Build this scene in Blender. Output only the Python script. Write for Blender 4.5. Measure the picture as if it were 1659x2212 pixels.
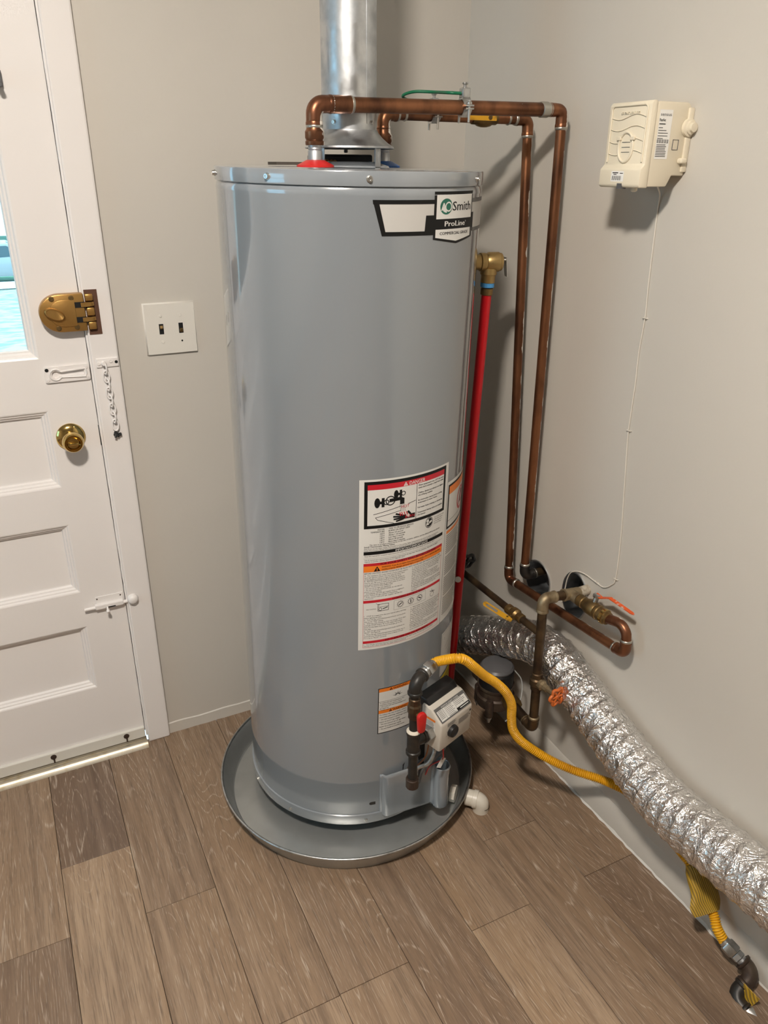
import bpy, bmesh, math, random
from mathutils import Vector, Matrix, noise

random.seed(7)
for o in list(bpy.data.objects): bpy.data.objects.remove(o)
sc = bpy.context.scene
col = sc.collection

# ------------------------------------------------------------------ camera
F_PX, PITCH, YAW, ROLL = 1655.4, 0.42383, 0.46462, 0.00797
CAM = Vector((-1.1565, -1.8610, 1.51))
fwd = Vector((math.sin(YAW)*math.cos(PITCH), math.cos(YAW)*math.cos(PITCH), -math.sin(PITCH)))
_r = Vector((math.cos(YAW), -math.sin(YAW), 0)); _u = _r.cross(fwd)
RIGHT = math.cos(ROLL)*_r + math.sin(ROLL)*_u
UP = -math.sin(ROLL)*_r + math.cos(ROLL)*_u
cam = bpy.data.cameras.new('camera'); camo = bpy.data.objects.new('camera', cam); col.objects.link(camo)
cam.sensor_fit = 'HORIZONTAL'; cam.sensor_width = 36; cam.lens = F_PX/1659*36
cam.clip_start = 0.02; cam.clip_end = 300
camo.matrix_world = Matrix(((RIGHT.x, UP.x, -fwd.x, CAM.x), (RIGHT.y, UP.y, -fwd.y, CAM.y), (RIGHT.z, UP.z, -fwd.z, CAM.z), (0, 0, 0, 1)))
sc.camera = camo

# ------------------------------------------------------------------ world, exposure
w = bpy.data.worlds.new('world'); sc.world = w; w.use_nodes = True
bg = w.node_tree.nodes['Background']; bg.inputs['Color'].default_value = (0.50, 0.78, 1.0, 1); bg.inputs['Strength'].default_value = 1.9
sc.view_settings.view_transform = 'Standard'; sc.view_settings.look = 'None'
sc.view_settings.gamma = 1; sc.view_settings.use_curve_mapping = False
sc.view_settings.exposure = 1.0
sun = bpy.data.lights.new('sun', 'SUN'); sun.energy = 5.0; sun.angle = 0.01; sun.color = (1.0, 0.96, 0.90)
suno = bpy.data.objects.new('sun', sun); col.objects.link(suno); suno.rotation_euler = Vector((-0.30, 0.50, -0.80)).to_track_quat('-Z', 'Y').to_euler()
LAMP_POS = Vector((-1.32, -1.62, 2.44)); LAMP_STRENGTH = 278.0; LAMP_COLOR = (1.0, 0.915, 0.815)

# ------------------------------------------------------------------ pixel -> place
def ray(u, v):
    return fwd + RIGHT*((u-829.5)/F_PX) - UP*((v-1106)/F_PX)
def hit(u, v, ax, val):
    d = ray(u, v); return CAM + d*((val-CAM[ax])/d[ax])
def at(u, v, depth): return CAM + ray(u, v)*depth

# ------------------------------------------------------------------ materials
MATS = {}
def nd(nt, t, **kw):
    n = nt.nodes.new(t)
    for k, v in kw.items():
        if k.startswith('i_'): n.inputs[k[2:].replace('_', ' ')].default_value = v
        else: setattr(n, k, v)
    return n
def M(name, base, rough=0.5, metal=0.0, var=None, bump=None, coat=0, spec=0.5, emit=None, rvar=None, aniso=0):
    """var=(scale, second colour, lo, hi, (sx,sy,sz)); bump=(scale, strength, distance)"""
    m = bpy.data.materials.new(name); m.use_nodes = True; nt = m.node_tree
    b = nt.nodes['Principled BSDF']; b.inputs['Base Color'].default_value = (*base, 1)
    b.inputs['Roughness'].default_value = rough; b.inputs['Metallic'].default_value = metal
    b.inputs['Coat Weight'].default_value = coat; b.inputs['Specular IOR Level'].default_value = spec
    b.inputs['Anisotropic'].default_value = aniso
    tc = nd(nt, 'ShaderNodeTexCoord')
    if var:
        s, c2, lo, hi = var[:4]; sxyz = var[4] if len(var) > 4 else (1, 1, 1)
        mp = nd(nt, 'ShaderNodeMapping'); mp.inputs['Scale'].default_value = sxyz
        nt.links.new(tc.outputs['Object'], mp.inputs['Vector'])
        n = nd(nt, 'ShaderNodeTexNoise'); n.inputs['Scale'].default_value = s; n.inputs['Detail'].default_value = 6
        nt.links.new(mp.outputs[0], n.inputs['Vector'])
        r = nd(nt, 'ShaderNodeMapRange'); r.inputs[1].default_value = lo; r.inputs[2].default_value = hi
        nt.links.new(n.outputs['Fac'], r.inputs[0])
        x = nd(nt, 'ShaderNodeMix', data_type='RGBA'); x.inputs[6].default_value = (*base, 1); x.inputs[7].default_value = (*c2, 1)
        nt.links.new(r.outputs[0], x.inputs[0]); nt.links.new(x.outputs[2], b.inputs['Base Color'])
        if rvar:
            q = nd(nt, 'ShaderNodeMapRange'); q.inputs[3].default_value = rvar[0]; q.inputs[4].default_value = rvar[1]
            q.inputs[1].default_value = lo; q.inputs[2].default_value = hi
            nt.links.new(n.outputs['Fac'], q.inputs[0]); nt.links.new(q.outputs[0], b.inputs['Roughness'])
    if bump:
        n = nd(nt, 'ShaderNodeTexNoise'); n.inputs['Scale'].default_value = bump[0]; n.inputs['Detail'].default_value = 4
        nt.links.new(tc.outputs['Object'], n.inputs['Vector'])
        bp = nd(nt, 'ShaderNodeBump'); bp.inputs['Strength'].default_value = bump[1]; bp.inputs['Distance'].default_value = bump[2]
        nt.links.new(n.outputs['Fac'], bp.inputs['Height']); nt.links.new(bp.outputs[0], b.inputs['Normal'])
    if emit:
        b.inputs['Emission Color'].default_value = (*emit[0], 1); b.inputs['Emission Strength'].default_value = emit[1]
    MATS[name] = m
    return m

M('wall', (0.585, 0.553, 0.500), 0.42, bump=(55, 0.10, 0.004), var=(2.0, (0.570, 0.538, 0.486), 0.35, 0.65))
M('ceiling', (0.50, 0.48, 0.45), 0.8)
M('door_paint', (0.80, 0.765, 0.745), 0.32, bump=(38, 0.16, 0.003))
M('brown_wood', (0.10, 0.045, 0.025), 0.8)
M('tank_paint', (0.232, 0.256, 0.280), 0.20, coat=1.0, bump=(14, 0.015, 0.003)); MATS['tank_paint'].node_tree.nodes['Principled BSDF'].inputs['Coat IOR'].default_value = 1.75; MATS['tank_paint'].node_tree.nodes['Principled BSDF'].inputs['Coat Roughness'].default_value = 0.06
M('plate_white', (0.72, 0.69, 0.63), 0.35)
M('box_plastic', (0.74, 0.67, 0.53), 0.40)
M('label_white', (0.66, 0.655, 0.63), 0.28)
M('label_silver', (0.48, 0.47, 0.45), 0.30)
M('paper', (0.84, 0.83, 0.80), 0.35)
M('ink', (0.008, 0.008, 0.008), 0.42, spec=0.2)
M('ink_grey', (0.10, 0.10, 0.10), 0.4)
M('ink_red', (0.50, 0.012, 0.025), 0.3)
M('ink_orange', (0.78, 0.20, 0.02), 0.3)
M('ink_green', (0.010, 0.115, 0.075), 0.3)
M('ink_yellow', (0.60, 0.46, 0.02), 0.35)
M('galv', (0.46, 0.48, 0.50), 0.34, 1.0, var=(26, (0.62, 0.64, 0.66), 0.38, 0.62), rvar=(0.52, 0.30), bump=(26, 0.12, 0.004))
M('zinc', (0.55, 0.56, 0.56), 0.32, 1.0, var=(60, (0.36, 0.36, 0.35), 0.45, 0.7), bump=(120, 0.15, 0.001))
M('steel_pan', (0.52, 0.535, 0.525), 0.36, 0.74, var=(6, (0.38, 0.39, 0.38), 0.4, 0.7), rvar=(0.32, 0.46))
M('steel_screw', (0.62, 0.61, 0.58), 0.3, 1.0)
M('black_iron', (0.020, 0.018, 0.016), 0.42, 0.2, var=(35, (0.045, 0.034, 0.026), 0.5, 0.75), bump=(90, 0.25, 0.001))
M('brown_iron', (0.055, 0.036, 0.027), 0.48, 0.45, var=(30, (0.11, 0.085, 0.06), 0.45, 0.7), bump=(90, 0.2, 0.001))
M('brass_dull', (0.26, 0.17, 0.07), 0.42, 0.9, var=(40, (0.14, 0.10, 0.05), 0.45, 0.7), bump=(80, 0.15, 0.001))
M('brass_bright', (0.62, 0.44, 0.16), 0.14, 1.0)
M('brass_cast', (0.42, 0.29, 0.12), 0.38, 0.9, bump=(150, 0.1, 0.001))
M('gold_paint', (0.44, 0.25, 0.075), 0.36, 0.75, bump=(160, 0.22, 0.001))
M('solder', (0.48, 0.46, 0.41), 0.35, 0.9, bump=(120, 0.3, 0.001))
M('old_pipe', (0.13, 0.085, 0.045), 0.45, 0.8, var=(18, (0.065, 0.042, 0.028), 0.42, 0.62), bump=(60, 0.15, 0.001))
M('old_fitting', (0.34, 0.27, 0.17), 0.5, 0.75, var=(26, (0.16, 0.11, 0.06), 0.45, 0.65), bump=(70, 0.2, 0.001))
M('red_pipe', (0.50, 0.004, 0.010), 0.28)
M('red_plastic', (0.55, 0.016, 0.014), 0.35)
M('blue_plastic', (0.02, 0.12, 0.42), 0.4)
M('blue_tape', (0.06, 0.26, 0.55), 0.5)
M('green_wire', (0.006, 0.135, 0.062), 0.4)
M('yellow_csst', (0.72, 0.37, 0.010), 0.38, var=(14, (0.55, 0.25, 0.012), 0.5, 0.75))
M('yellow_paint', (0.62, 0.32, 0.02), 0.42, var=(60, (0.28, 0.16, 0.03), 0.52, 0.66))
M('orange_paint', (0.62, 0.14, 0.02), 0.42, var=(70, (0.35, 0.09, 0.03), 0.5, 0.65))
M('red_handle', (0.62, 0.085, 0.012), 0.4, var=(50, (0.60, 0.50, 0.44), 0.62, 0.68))
M('black_plastic', (0.010, 0.010, 0.011), 0.4)
M('grey_plastic', (0.10, 0.10, 0.105), 0.35)
M('beige_plastic', (0.56, 0.52, 0.46), 0.38)
M('pvc', (0.66, 0.62, 0.54), 0.32, var=(30, (0.46, 0.38, 0.28), 0.58, 0.75))
M('purple_primer', (0.24, 0.17, 0.34), 0.4)
M('pipe_dope', (0.66, 0.60, 0.50), 0.6, bump=(200, 0.5, 0.002))
M('crust', (0.46, 0.41, 0.33), 0.6, bump=(120, 0.4, 0.002), var=(60, (0.26, 0.21, 0.15), 0.5, 0.65))
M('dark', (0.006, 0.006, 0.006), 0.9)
M('cavity', (0.035, 0.032, 0.028), 0.9, var=(30, (0.01, 0.01, 0.01), 0.4, 0.6))
M('foam', (0.42, 0.20, 0.06), 0.9)
M('cardboard', (0.045, 0.035, 0.025), 0.7)
M('white_paint', (0.74, 0.71, 0.66), 0.45)
M('caulk', (0.64, 0.62, 0.58), 0.5)
M('wire_white', (0.66, 0.62, 0.55), 0.45)
M('wire_grey', (0.42, 0.43, 0.42), 0.45)
M('alu_strip', (0.52, 0.48, 0.40), 0.42, 1.0, var=(45, (0.45, 0.38, 0.27), 0.52, 0.72))
M('rust', (0.05, 0.028, 0.018), 0.7, 0.3)
M('sweep', (0.70, 0.675, 0.615), 0.4)
M('lawn', (0.05, 0.13, 0.07), 0.9, var=(3, (0.09, 0.16, 0.09), 0.4, 0.6))
M('gravel', (0.30, 0.31, 0.30), 0.9, var=(2.5, (0.15, 0.19, 0.15), 0.45, 0.6), bump=(8, 0.6, 0.05))
M('leaf', (0.02, 0.09, 0.05), 0.8, var=(2, (0.06, 0.15, 0.08), 0.4, 0.6))
M('bark', (0.12, 0.09, 0.07), 0.9)
M('car_paint', (0.20, 0.22, 0.24), 0.2, coat=0.5)
M('car_glass', (0.05, 0.08, 0.10), 0.08)
M('car_tire', (0.015, 0.015, 0.016), 0.8)
M('lamp_glass', (0.9, 0.88, 0.85), 0.4, emit=(LAMP_COLOR, LAMP_STRENGTH))
M('subfloor', (0.03, 0.022, 0.016), 0.9)

def glass_mat():
    m = bpy.data.materials.new('glass'); m.use_nodes = True; nt = m.node_tree; nt.nodes.clear()
    out = nd(nt, 'ShaderNodeOutputMaterial'); t = nd(nt, 'ShaderNodeBsdfTransparent'); t.inputs[0].default_value = (0.82, 0.97, 1.0, 1)
    g = nd(nt, 'ShaderNodeBsdfGlossy'); g.inputs['Roughness'].default_value = 0.02
    f = nd(nt, 'ShaderNodeFresnel'); f.inputs[0].default_value = 1.45; x = nd(nt, 'ShaderNodeMixShader')
    nt.links.new(f.outputs[0], x.inputs[0]); nt.links.new(t.outputs[0], x.inputs[1]); nt.links.new(g.outputs[0], x.inputs[2]); nt.links.new(x.outputs[0], out.inputs[0])
    MATS['glass'] = m
glass_mat()

def copper_mat(name, base, dark):
    """aged copper with old wall paint stuck to the side that faces the wall"""
    m = M(name, base, 0.36, 0.85, bump=(70, 0.10, 0.001)); nt = m.node_tree; b = nt.nodes['Principled BSDF']
    tc = nd(nt, 'ShaderNodeTexCoord'); geo = nd(nt, 'ShaderNodeNewGeometry')
    n = nd(nt, 'ShaderNodeTexNoise'); n.inputs['Scale'].default_value = 9; n.inputs['Detail'].default_value = 5
    mp = nd(nt, 'ShaderNodeMapping'); mp.inputs['Scale'].default_value = (3, 3, 1); nt.links.new(tc.outputs['Object'], mp.inputs[0]); nt.links.new(mp.outputs[0], n.inputs['Vector'])
    r = nd(nt, 'ShaderNodeMapRange'); r.inputs[1].default_value = 0.38; r.inputs[2].default_value = 0.68; nt.links.new(n.outputs['Fac'], r.inputs[0])
    mix = nd(nt, 'ShaderNodeMix', data_type='RGBA'); mix.inputs[6].default_value = (*base, 1); mix.inputs[7].default_value = (*dark, 1); nt.links.new(r.outputs[0], mix.inputs[0])
    sx = nd(nt, 'ShaderNodeSeparateXYZ'); nt.links.new(geo.outputs['Normal'], sx.inputs[0])
    n2 = nd(nt, 'ShaderNodeTexNoise'); n2.inputs['Scale'].default_value = 22; n2.inputs['Detail'].default_value = 5; nt.links.new(mp.outputs[0], n2.inputs['Vector'])
    a = nd(nt, 'ShaderNodeMath', operation='MULTIPLY'); a.inputs[1].default_value = 0.42; nt.links.new(sx.outputs[0], a.inputs[0])
    s = nd(nt, 'ShaderNodeMath', operation='ADD'); nt.links.new(a.outputs[0], s.inputs[0]); nt.links.new(n2.outputs['Fac'], s.inputs[1])
    g = nd(nt, 'ShaderNodeMath', operation='GREATER_THAN'); g.inputs[1].default_value = 0.745; nt.links.new(s.outputs[0], g.inputs[0])
    m2 = nd(nt, 'ShaderNodeMix', data_type='RGBA'); nt.links.new(g.outputs[0], m2.inputs[0]); nt.links.new(mix.outputs[2], m2.inputs[6]); m2.inputs[7].default_value = (0.66, 0.62, 0.56, 1)
    nt.links.new(m2.outputs[2], b.inputs['Base Color'])
    iv = nd(nt, 'ShaderNodeMath', operation='MULTIPLY_ADD'); iv.inputs[1].default_value = -0.85; iv.inputs[2].default_value = 0.85
    nt.links.new(g.outputs[0], iv.inputs[0]); nt.links.new(iv.outputs[0], b.inputs['Metallic'])
copper_mat('copper', (0.29, 0.125, 0.060), (0.11, 0.048, 0.027))
copper_mat('copper_dark', (0.25, 0.105, 0.055), (0.12, 0.05, 0.028))

def foil_mat():
    m = M('foil', (0.84, 0.82, 0.80), 0.22, 0.96); nt = m.node_tree; b = nt.nodes['Principled BSDF']
    tc = nd(nt, 'ShaderNodeTexCoord'); prev = None
    for sc_, st, di in ((30, 0.85, 0.016), (85, 0.65, 0.006)):
        n = nd(nt, 'ShaderNodeTexNoise'); n.inputs['Scale'].default_value = sc_; n.inputs['Detail'].default_value = 3; n.inputs['Distortion'].default_value = 1.2
        nt.links.new(tc.outputs['Object'], n.inputs['Vector'])
        a = nd(nt, 'ShaderNodeMath', operation='ABSOLUTE'); sb = nd(nt, 'ShaderNodeMath', operation='SUBTRACT'); sb.inputs[1].default_value = 0.5
        nt.links.new(n.outputs['Fac'], sb.inputs[0]); nt.links.new(sb.outputs[0], a.inputs[0])
        bp = nd(nt, 'ShaderNodeBump'); bp.inputs['Strength'].default_value = st; bp.inputs['Distance'].default_value = di
        nt.links.new(a.outputs[0], bp.inputs['Height'])
        if prev: nt.links.new(prev.outputs[0], bp.inputs['Normal'])
        prev = bp
    nt.links.new(prev.outputs[0], b.inputs['Normal'])
foil_mat()

def wood_mat():
    m = M('oak_plank', (0.2, 0.14, 0.1), 0.42); nt = m.node_tree; b = nt.nodes['Principled BSDF']; L = nt.links.new
    tc = nd(nt, 'ShaderNodeTexCoord'); oi = nd(nt, 'ShaderNodeObjectInfo')
    off = nd(nt, 'ShaderNodeVectorMath', operation='SCALE'); cmb = nd(nt, 'ShaderNodeCombineXYZ'); L(oi.outputs['Random'], cmb.inputs[0]); L(oi.outputs['Random'], cmb.inputs[1]); L(oi.outputs['Random'], cmb.inputs[2])
    L(cmb.outputs[0], off.inputs[0]); off.inputs['Scale'].default_value = 37.0
    add = nd(nt, 'ShaderNodeVectorMath', operation='ADD'); L(tc.outputs['Object'], add.inputs[0]); L(off.outputs[0], add.inputs[1])
    def noise_(sx, sy, scale, detail=4, dist=0.0):
        mp = nd(nt, 'ShaderNodeMapping'); mp.inputs['Scale'].default_value = (sx, sy, 1); L(add.outputs[0], mp.inputs[0])
        n = nd(nt, 'ShaderNodeTexNoise'); n.inputs['Scale'].default_value = scale; n.inputs['Detail'].default_value = detail; n.inputs['Distortion'].default_value = dist
        L(mp.outputs[0], n.inputs['Vector']); return n
    def rng(src, lo, hi, a=0, c=1):
        r = nd(nt, 'ShaderNodeMapRange'); r.inputs[1].default_value = lo; r.inputs[2].default_value = hi; r.inputs[3].default_value = a; r.inputs[4].default_value = c; L(src, r.inputs[0]); return r.outputs[0]
    def math_(op, a, c):
        q = nd(nt, 'ShaderNodeMath', operation=op)
        for i, s in enumerate((a, c)):
            if hasattr(s, 'links') or hasattr(s, 'is_linked'): L(s, q.inputs[i])
            else: q.inputs[i].default_value = s
        return q.outputs[0]
    def mixc(f, a, c):
        x = nd(nt, 'ShaderNodeMix', data_type='RGBA'); L(f, x.inputs[0])
        for i, s in ((6, a), (7, c)):
            if isinstance(s, tuple): x.inputs[i].default_value = (*s, 1)
            else: L(s, x.inputs[i])
        return x.outputs[2]
    broad = noise_(5, 0.8, 1.6, 3); streak = noise_(26, 1.2, 2.2, 5); fine = noise_(130, 5, 3.0, 3); pores = noise_(210, 9, 2.6, 2)
    ringn = noise_(7, 0.9, 1.15, 1.5, 0.25)
    c1 = mixc(rng(streak.outputs['Fac'], 0.35, 0.68), (0.315, 0.228, 0.158), (0.168, 0.114, 0.077))
    c1 = mixc(rng(broad.outputs['Fac'], 0.35, 0.7), c1, (0.262, 0.178, 0.113))
    tone = nd(nt, 'ShaderNodeValToRGB'); sepc = nd(nt, 'ShaderNodeSeparateColor'); L(oi.outputs['Color'], sepc.inputs[0]); L(sepc.outputs[0], tone.inputs[0])
    cr = tone.color_ramp; cr.elements[0].position = 0; cr.elements[0].color = (0.60, 0.565, 0.575, 1); cr.elements[1].position = 1; cr.elements[1].color = (1.30, 1.30, 1.27, 1)
    e = cr.elements.new(0.5); e.color = (0.97, 0.945, 0.92, 1)
    tm = nd(nt, 'ShaderNodeMix', data_type='RGBA', blend_type='MULTIPLY'); tm.inputs[0].default_value = 1; L(c1, tm.inputs[6]); L(tone.outputs[0], tm.inputs[7]); c1 = tm.outputs[2]
    c1 = mixc(math_('MULTIPLY', rng(fine.outputs['Fac'], 0.5, 0.75), 0.72), c1, (0.098, 0.066, 0.047))
    # limed growth rings: contour lines of a stretched noise
    fr = math_('FRACT', math_('MULTIPLY', ringn.outputs['Fac'], 34.0), 0)
    line = math_('MULTIPLY', rng(math_('ABSOLUTE', math_('SUBTRACT', fr, 0.5), 0), 0.10, 0.0), rng(pores.outputs['Fac'], 0.44, 0.58))
    line = math_('MULTIPLY', line, rng(broad.outputs['Fac'], 0.36, 0.52))
    c1 = mixc(math_('MULTIPLY', line, 0.62), c1, (0.56, 0.47, 0.38))
    pl = rng(pores.outputs['Fac'], 0.63, 0.70)
    c1 = mixc(math_('MULTIPLY', pl, 0.34), c1, (0.54, 0.46, 0.37))
    L(c1, b.inputs['Base Color'])
    L(rng(streak.outputs['Fac'], 0.3, 0.7, 0.36, 0.5), b.inputs['Roughness'])
    bp = nd(nt, 'ShaderNodeBump'); bp.inputs['Strength'].default_value = 0.12; bp.inputs['Distance'].default_value = 0.001
    L(fine.outputs['Fac'], bp.inputs['Height']); L(bp.outputs[0], b.inputs['Normal'])
wood_mat()

# ------------------------------------------------------------------ mesh helpers
def tag(o, label, cat=None, group=None, kind=None):
    o['label'] = label
    if cat: o['category'] = cat
    if group: o['group'] = group
    if kind: o['kind'] = kind
    return o
def root_of(p):
    while p.parent: p = p.parent
    return p
def thing(name, loc, label, cat, group=None):
    o = bpy.data.objects.new(name, None); o.empty_display_size = 0.05; o.location = loc; col.objects.link(o)
    tag(o, label, cat, group); return o
def obj(name, bm, mats, parent=None, smooth=None, label=None):
    """bmesh in world coordinates -> one mesh object; parts share their thing's origin"""
    base = Vector(root_of(parent).location) if parent else Vector((0, 0, 0))
    if parent is None:
        lo = Vector((min(v.co.x for v in bm.verts), min(v.co.y for v in bm.verts), min(v.co.z for v in bm.verts)))
        hi = Vector((max(v.co.x for v in bm.verts), max(v.co.y for v in bm.verts), max(v.co.z for v in bm.verts)))
        base = Vector(((lo.x+hi.x)/2, (lo.y+hi.y)/2, lo.z))
    bmesh.ops.translate(bm, verts=bm.verts, vec=-base)
    me = bpy.data.meshes.new(name); bm.to_mesh(me); bm.free()
    if isinstance(mats, str): mats = [mats]
    for m in mats: me.materials.append(MATS[m])
    if smooth is not None:
        me.shade_smooth()
        if smooth < 180: 
            try: me.set_sharp_from_angle(angle=math.radians(smooth))
            except Exception: pass
    o = bpy.data.objects.new(name, me); col.objects.link(o)
    if parent is None: o.location = base
    else: o.parent = parent
    if label: o['label'] = label
    return o
def struct(name, bm, mats, smooth=None, label=None):
    o = obj(name, bm, mats, None, smooth); o['kind'] = 'structure'
    if label: o['label'] = label
    return o
def add_box(bm, lo, hi, bevel=0, seg=2):
    r = bmesh.ops.create_cube(bm, size=1); vs = r['verts']
    for v in vs:
        v.co = Vector([(lo[i]+hi[i])/2 + v.co[i]*(hi[i]-lo[i]) for i in range(3)])
    if bevel:
        es = list({e for v in vs for e in v.link_edges}); bmesh.ops.bevel(bm, geom=es, offset=bevel, segments=seg, affect='EDGES', profile=0.5)
    return bm
def box(lo, hi, bevel=0, seg=2): return add_box(bmesh.new(), lo, hi, bevel, seg)
def basis(axis):
    a = Vector(axis).normalized(); t = Vector((0, 0, 1)) if abs(a.z) < 0.9 else Vector((1, 0, 0))
    x = t.cross(a).normalized(); return x, a.cross(x), a
def add_rings(bm, rings, cap0=True, cap1=True, closed=True):
    n = len(rings[0]); vr = [[bm.verts.new(p) for p in r] for r in rings]
    for a, b in zip(vr, vr[1:]):
        for i in range(n if closed else n-1): bm.faces.new((a[i], a[(i+1) % n], b[(i+1) % n], b[i]))
    if cap0: bm.faces.new(list(reversed(vr[0])))
    if cap1: bm.faces.new(vr[-1])
    return bm
def add_lathe(bm, prof, org, axis=(0, 0, 1), seg=32, caps=(True, True)):
    x, y, a = basis(axis); o = Vector(org)
    return add_rings(bm, [[o + a*h + (x*math.cos(2*math.pi*i/seg) + y*math.sin(2*math.pi*i/seg))*max(r, 1e-5) for i in range(seg)] for r, h in prof], *caps)
def lathe(prof, org, axis=(0, 0, 1), seg=32, caps=(True, True)): return add_lathe(bmesh.new(), prof, org, axis, seg, caps)
def cyl_prof(r, h0, h1, b=0.0): return [(r-b, h0), (r, h0+b), (r, h1-b), (r-b, h1)] if b else [(r, h0), (r, h1)]
def smooth_path(pts, step):
    P = [Vector(p) for p in pts]; out = []
    for i in range(len(P)-1):
        p0 = P[i-1] if i else P[0]*2-P[1]; p1 = P[i]; p2 = P[i+1]; p3 = P[i+2] if i+2 < len(P) else P[-1]*2-P[-2]
        n = max(2, int((p2-p1).length/step))
        for k in range(n):
            t = k/n
            out.append(0.5*((2*p1)+(p2-p0)*t+(2*p0-5*p1+4*p2-p3)*t*t+(3*p1-p0-3*p2+p3)*t**3))
    out.append(P[-1]); return out
def resample(P, step):
    L = [0]
    for a, b in zip(P, P[1:]): L.append(L[-1]+(b-a).length)
    n = max(2, int(L[-1]/step)); out = []; j = 0
    for k in range(n+1):
        s = L[-1]*k/n
        while j < len(L)-2 and L[j+1] < s: j += 1
        t = (s-L[j])/max(1e-9, L[j+1]-L[j]); out.append(P[j].lerp(P[j+1], min(1, t)))
    return out, L[-1]/n
def frames(P):
    T = [(P[min(i+1, len(P)-1)]-P[max(i-1, 0)]).normalized() for i in range(len(P))]
    x, y, _ = basis(T[0]); fr = []
    for i, t in enumerate(T):
        x = (x - t*x.dot(t)).normalized(); fr.append((x, t.cross(x), t))
    return fr
def add_sweep(bm, P, rad, seg=16, caps=(True, True)):
    P = [Vector(p) for p in P]; fr = frames(P); rings = []
    for i, p in enumerate(P):
        x, y, t = fr[i]; ring = []
        for k in range(seg):
            a = 2*math.pi*k/seg; r = rad(i, a) if callable(rad) else rad
            ring.append(p + (x*math.cos(a)+y*math.sin(a))*r)
        rings.append(ring)
    return add_rings(bm, rings, *caps)
def sweep(P, rad, seg=16, caps=(True, True)): return add_sweep(bmesh.new(), P, rad, seg, caps)
def pipe(name, a, b, r, mat, parent, seg=20, label=None):
    return obj(name, sweep([a, b], r, seg), mat, parent, 40, label)
def arc_pts(c, d_in, d_out, bend, n=9):
    """quarter-ish bend: comes in along d_in to corner c, leaves along d_out"""
    a = Vector(c)-Vector(d_in)*bend; e = Vector(c)+Vector(d_out)*bend; out = []
    for i in range(n):
        t = i/(n-1); th = t*math.pi/2
        out.append(a + Vector(d_in)*bend*math.sin(th) + Vector(d_out)*bend*(1-math.cos(th)))
    return out
def elbow(name, c, d_in, d_out, r, bend, mat, parent, collar=0.014, lip=0.0016, lipmat=None):
    d_in = Vector(d_in).normalized(); d_out = Vector(d_out).normalized()
    A = arc_pts(c, d_in, d_out, bend); bm = bmesh.new()
    P = [A[0]-d_in*collar, A[0]-d_in*collar*0.5] + A + [A[-1]+d_out*collar*0.5, A[-1]+d_out*collar]
    add_sweep(bm, P, r, 20)
    add_lathe(bm, [(r, 0), (r+lip, 0.0006), (r+lip, 0.0045), (r, 0.007)], P[0], d_in, 20)
    add_lathe(bm, [(r, 0), (r+lip, 0.0006), (r+lip, 0.0045), (r, 0.007)], P[-1], -d_out, 20)
    o = obj(name, bm, mat, parent, 50)
    if lipmat:
        for p, d in ((P[0], -d_in), (P[-1], d_out)):
            obj('solder_ring', lathe([(r-0.0004, -0.001), (r+0.0007, 0), (r+0.0002, 0.004), (r-0.003, 0.006)], p, d, 20), lipmat, o, 60)
    return o
def hexnut(bm, org, axis, r, h, b=0.15):
    x, y, a = basis(axis); o = Vector(org)
    rings = []
    for rr, hh in ((r*(1-b*0.5), 0), (r, h*0.12), (r, h*0.88), (r*(1-b*0.5), h)):
        rings.append([o+a*hh+(x*math.cos(math.pi*k/3)+y*math.sin(math.pi*k/3))*rr for k in range(6)])
    return add_rings(bm, rings)
def screw_bm(org, axis, r=0.004, h=0.003, bm=None):
    bm = bm or bmesh.new(); add_lathe(bm, [(r*1.25, 0), (r*1.25, h*0.25), (r, h*0.3), (r*0.9, h), (r*0.45, h), (r*0.4, h*0.8)], org, axis, 12); return bm
def quad(bm, a, b, c, d):
    return bm.faces.new([bm.verts.new(Vector(p)) for p in (a, b, c, d)])
def prism(pts, axis, depth, bevel=0):
    """closed polygon of 3D points pushed along axis*depth"""
    bm = bmesh.new(); vs = [bm.verts.new(Vector(p)) for p in pts]; f = bm.faces.new(vs)
    r = bmesh.ops.extrude_face_region(bm, geom=[f]); mv = [g for g in r['geom'] if isinstance(g, bmesh.types.BMVert)]
    bmesh.ops.translate(bm, verts=mv, vec=Vector(axis)*depth)
    bmesh.ops.recalc_face_normals(bm, faces=bm.faces)
    if bevel: bmesh.ops.bevel(bm, geom=list(bm.edges), offset=bevel, segments=2, affect='EDGES', profile=0.5)
    return bm
def holed_wall(outer, holes, thick):
    """2D outline with holes -> list of triangles with thickness (x,y 2D); returns bmesh in XY, z 0..thick"""
    cu = bpy.data.curves.new('tmp', 'CURVE'); cu.dimensions = '2D'; cu.fill_mode = 'BOTH'; cu.extrude = thick/2
    for loop in [outer]+holes:
        s = cu.splines.new('POLY'); s.points.add(len(loop)-1); s.use_cyclic_u = True
        for p, q in zip(s.points, loop): p.co = (q[0], q[1], 0, 1)
    o = bpy.data.objects.new('tmp', cu); me = bpy.data.meshes.new_from_object(o)
    bm = bmesh.new(); bm.from_mesh(me); bpy.data.objects.remove(o); bpy.data.curves.remove(cu); bpy.data.meshes.remove(me)
    return bm
def ellipse(cx, cy, rx, ry, n=40): return [(cx+rx*math.cos(2*math.pi*i/n), cy+ry*math.sin(2*math.pi*i/n)) for i in range(n)]

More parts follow.
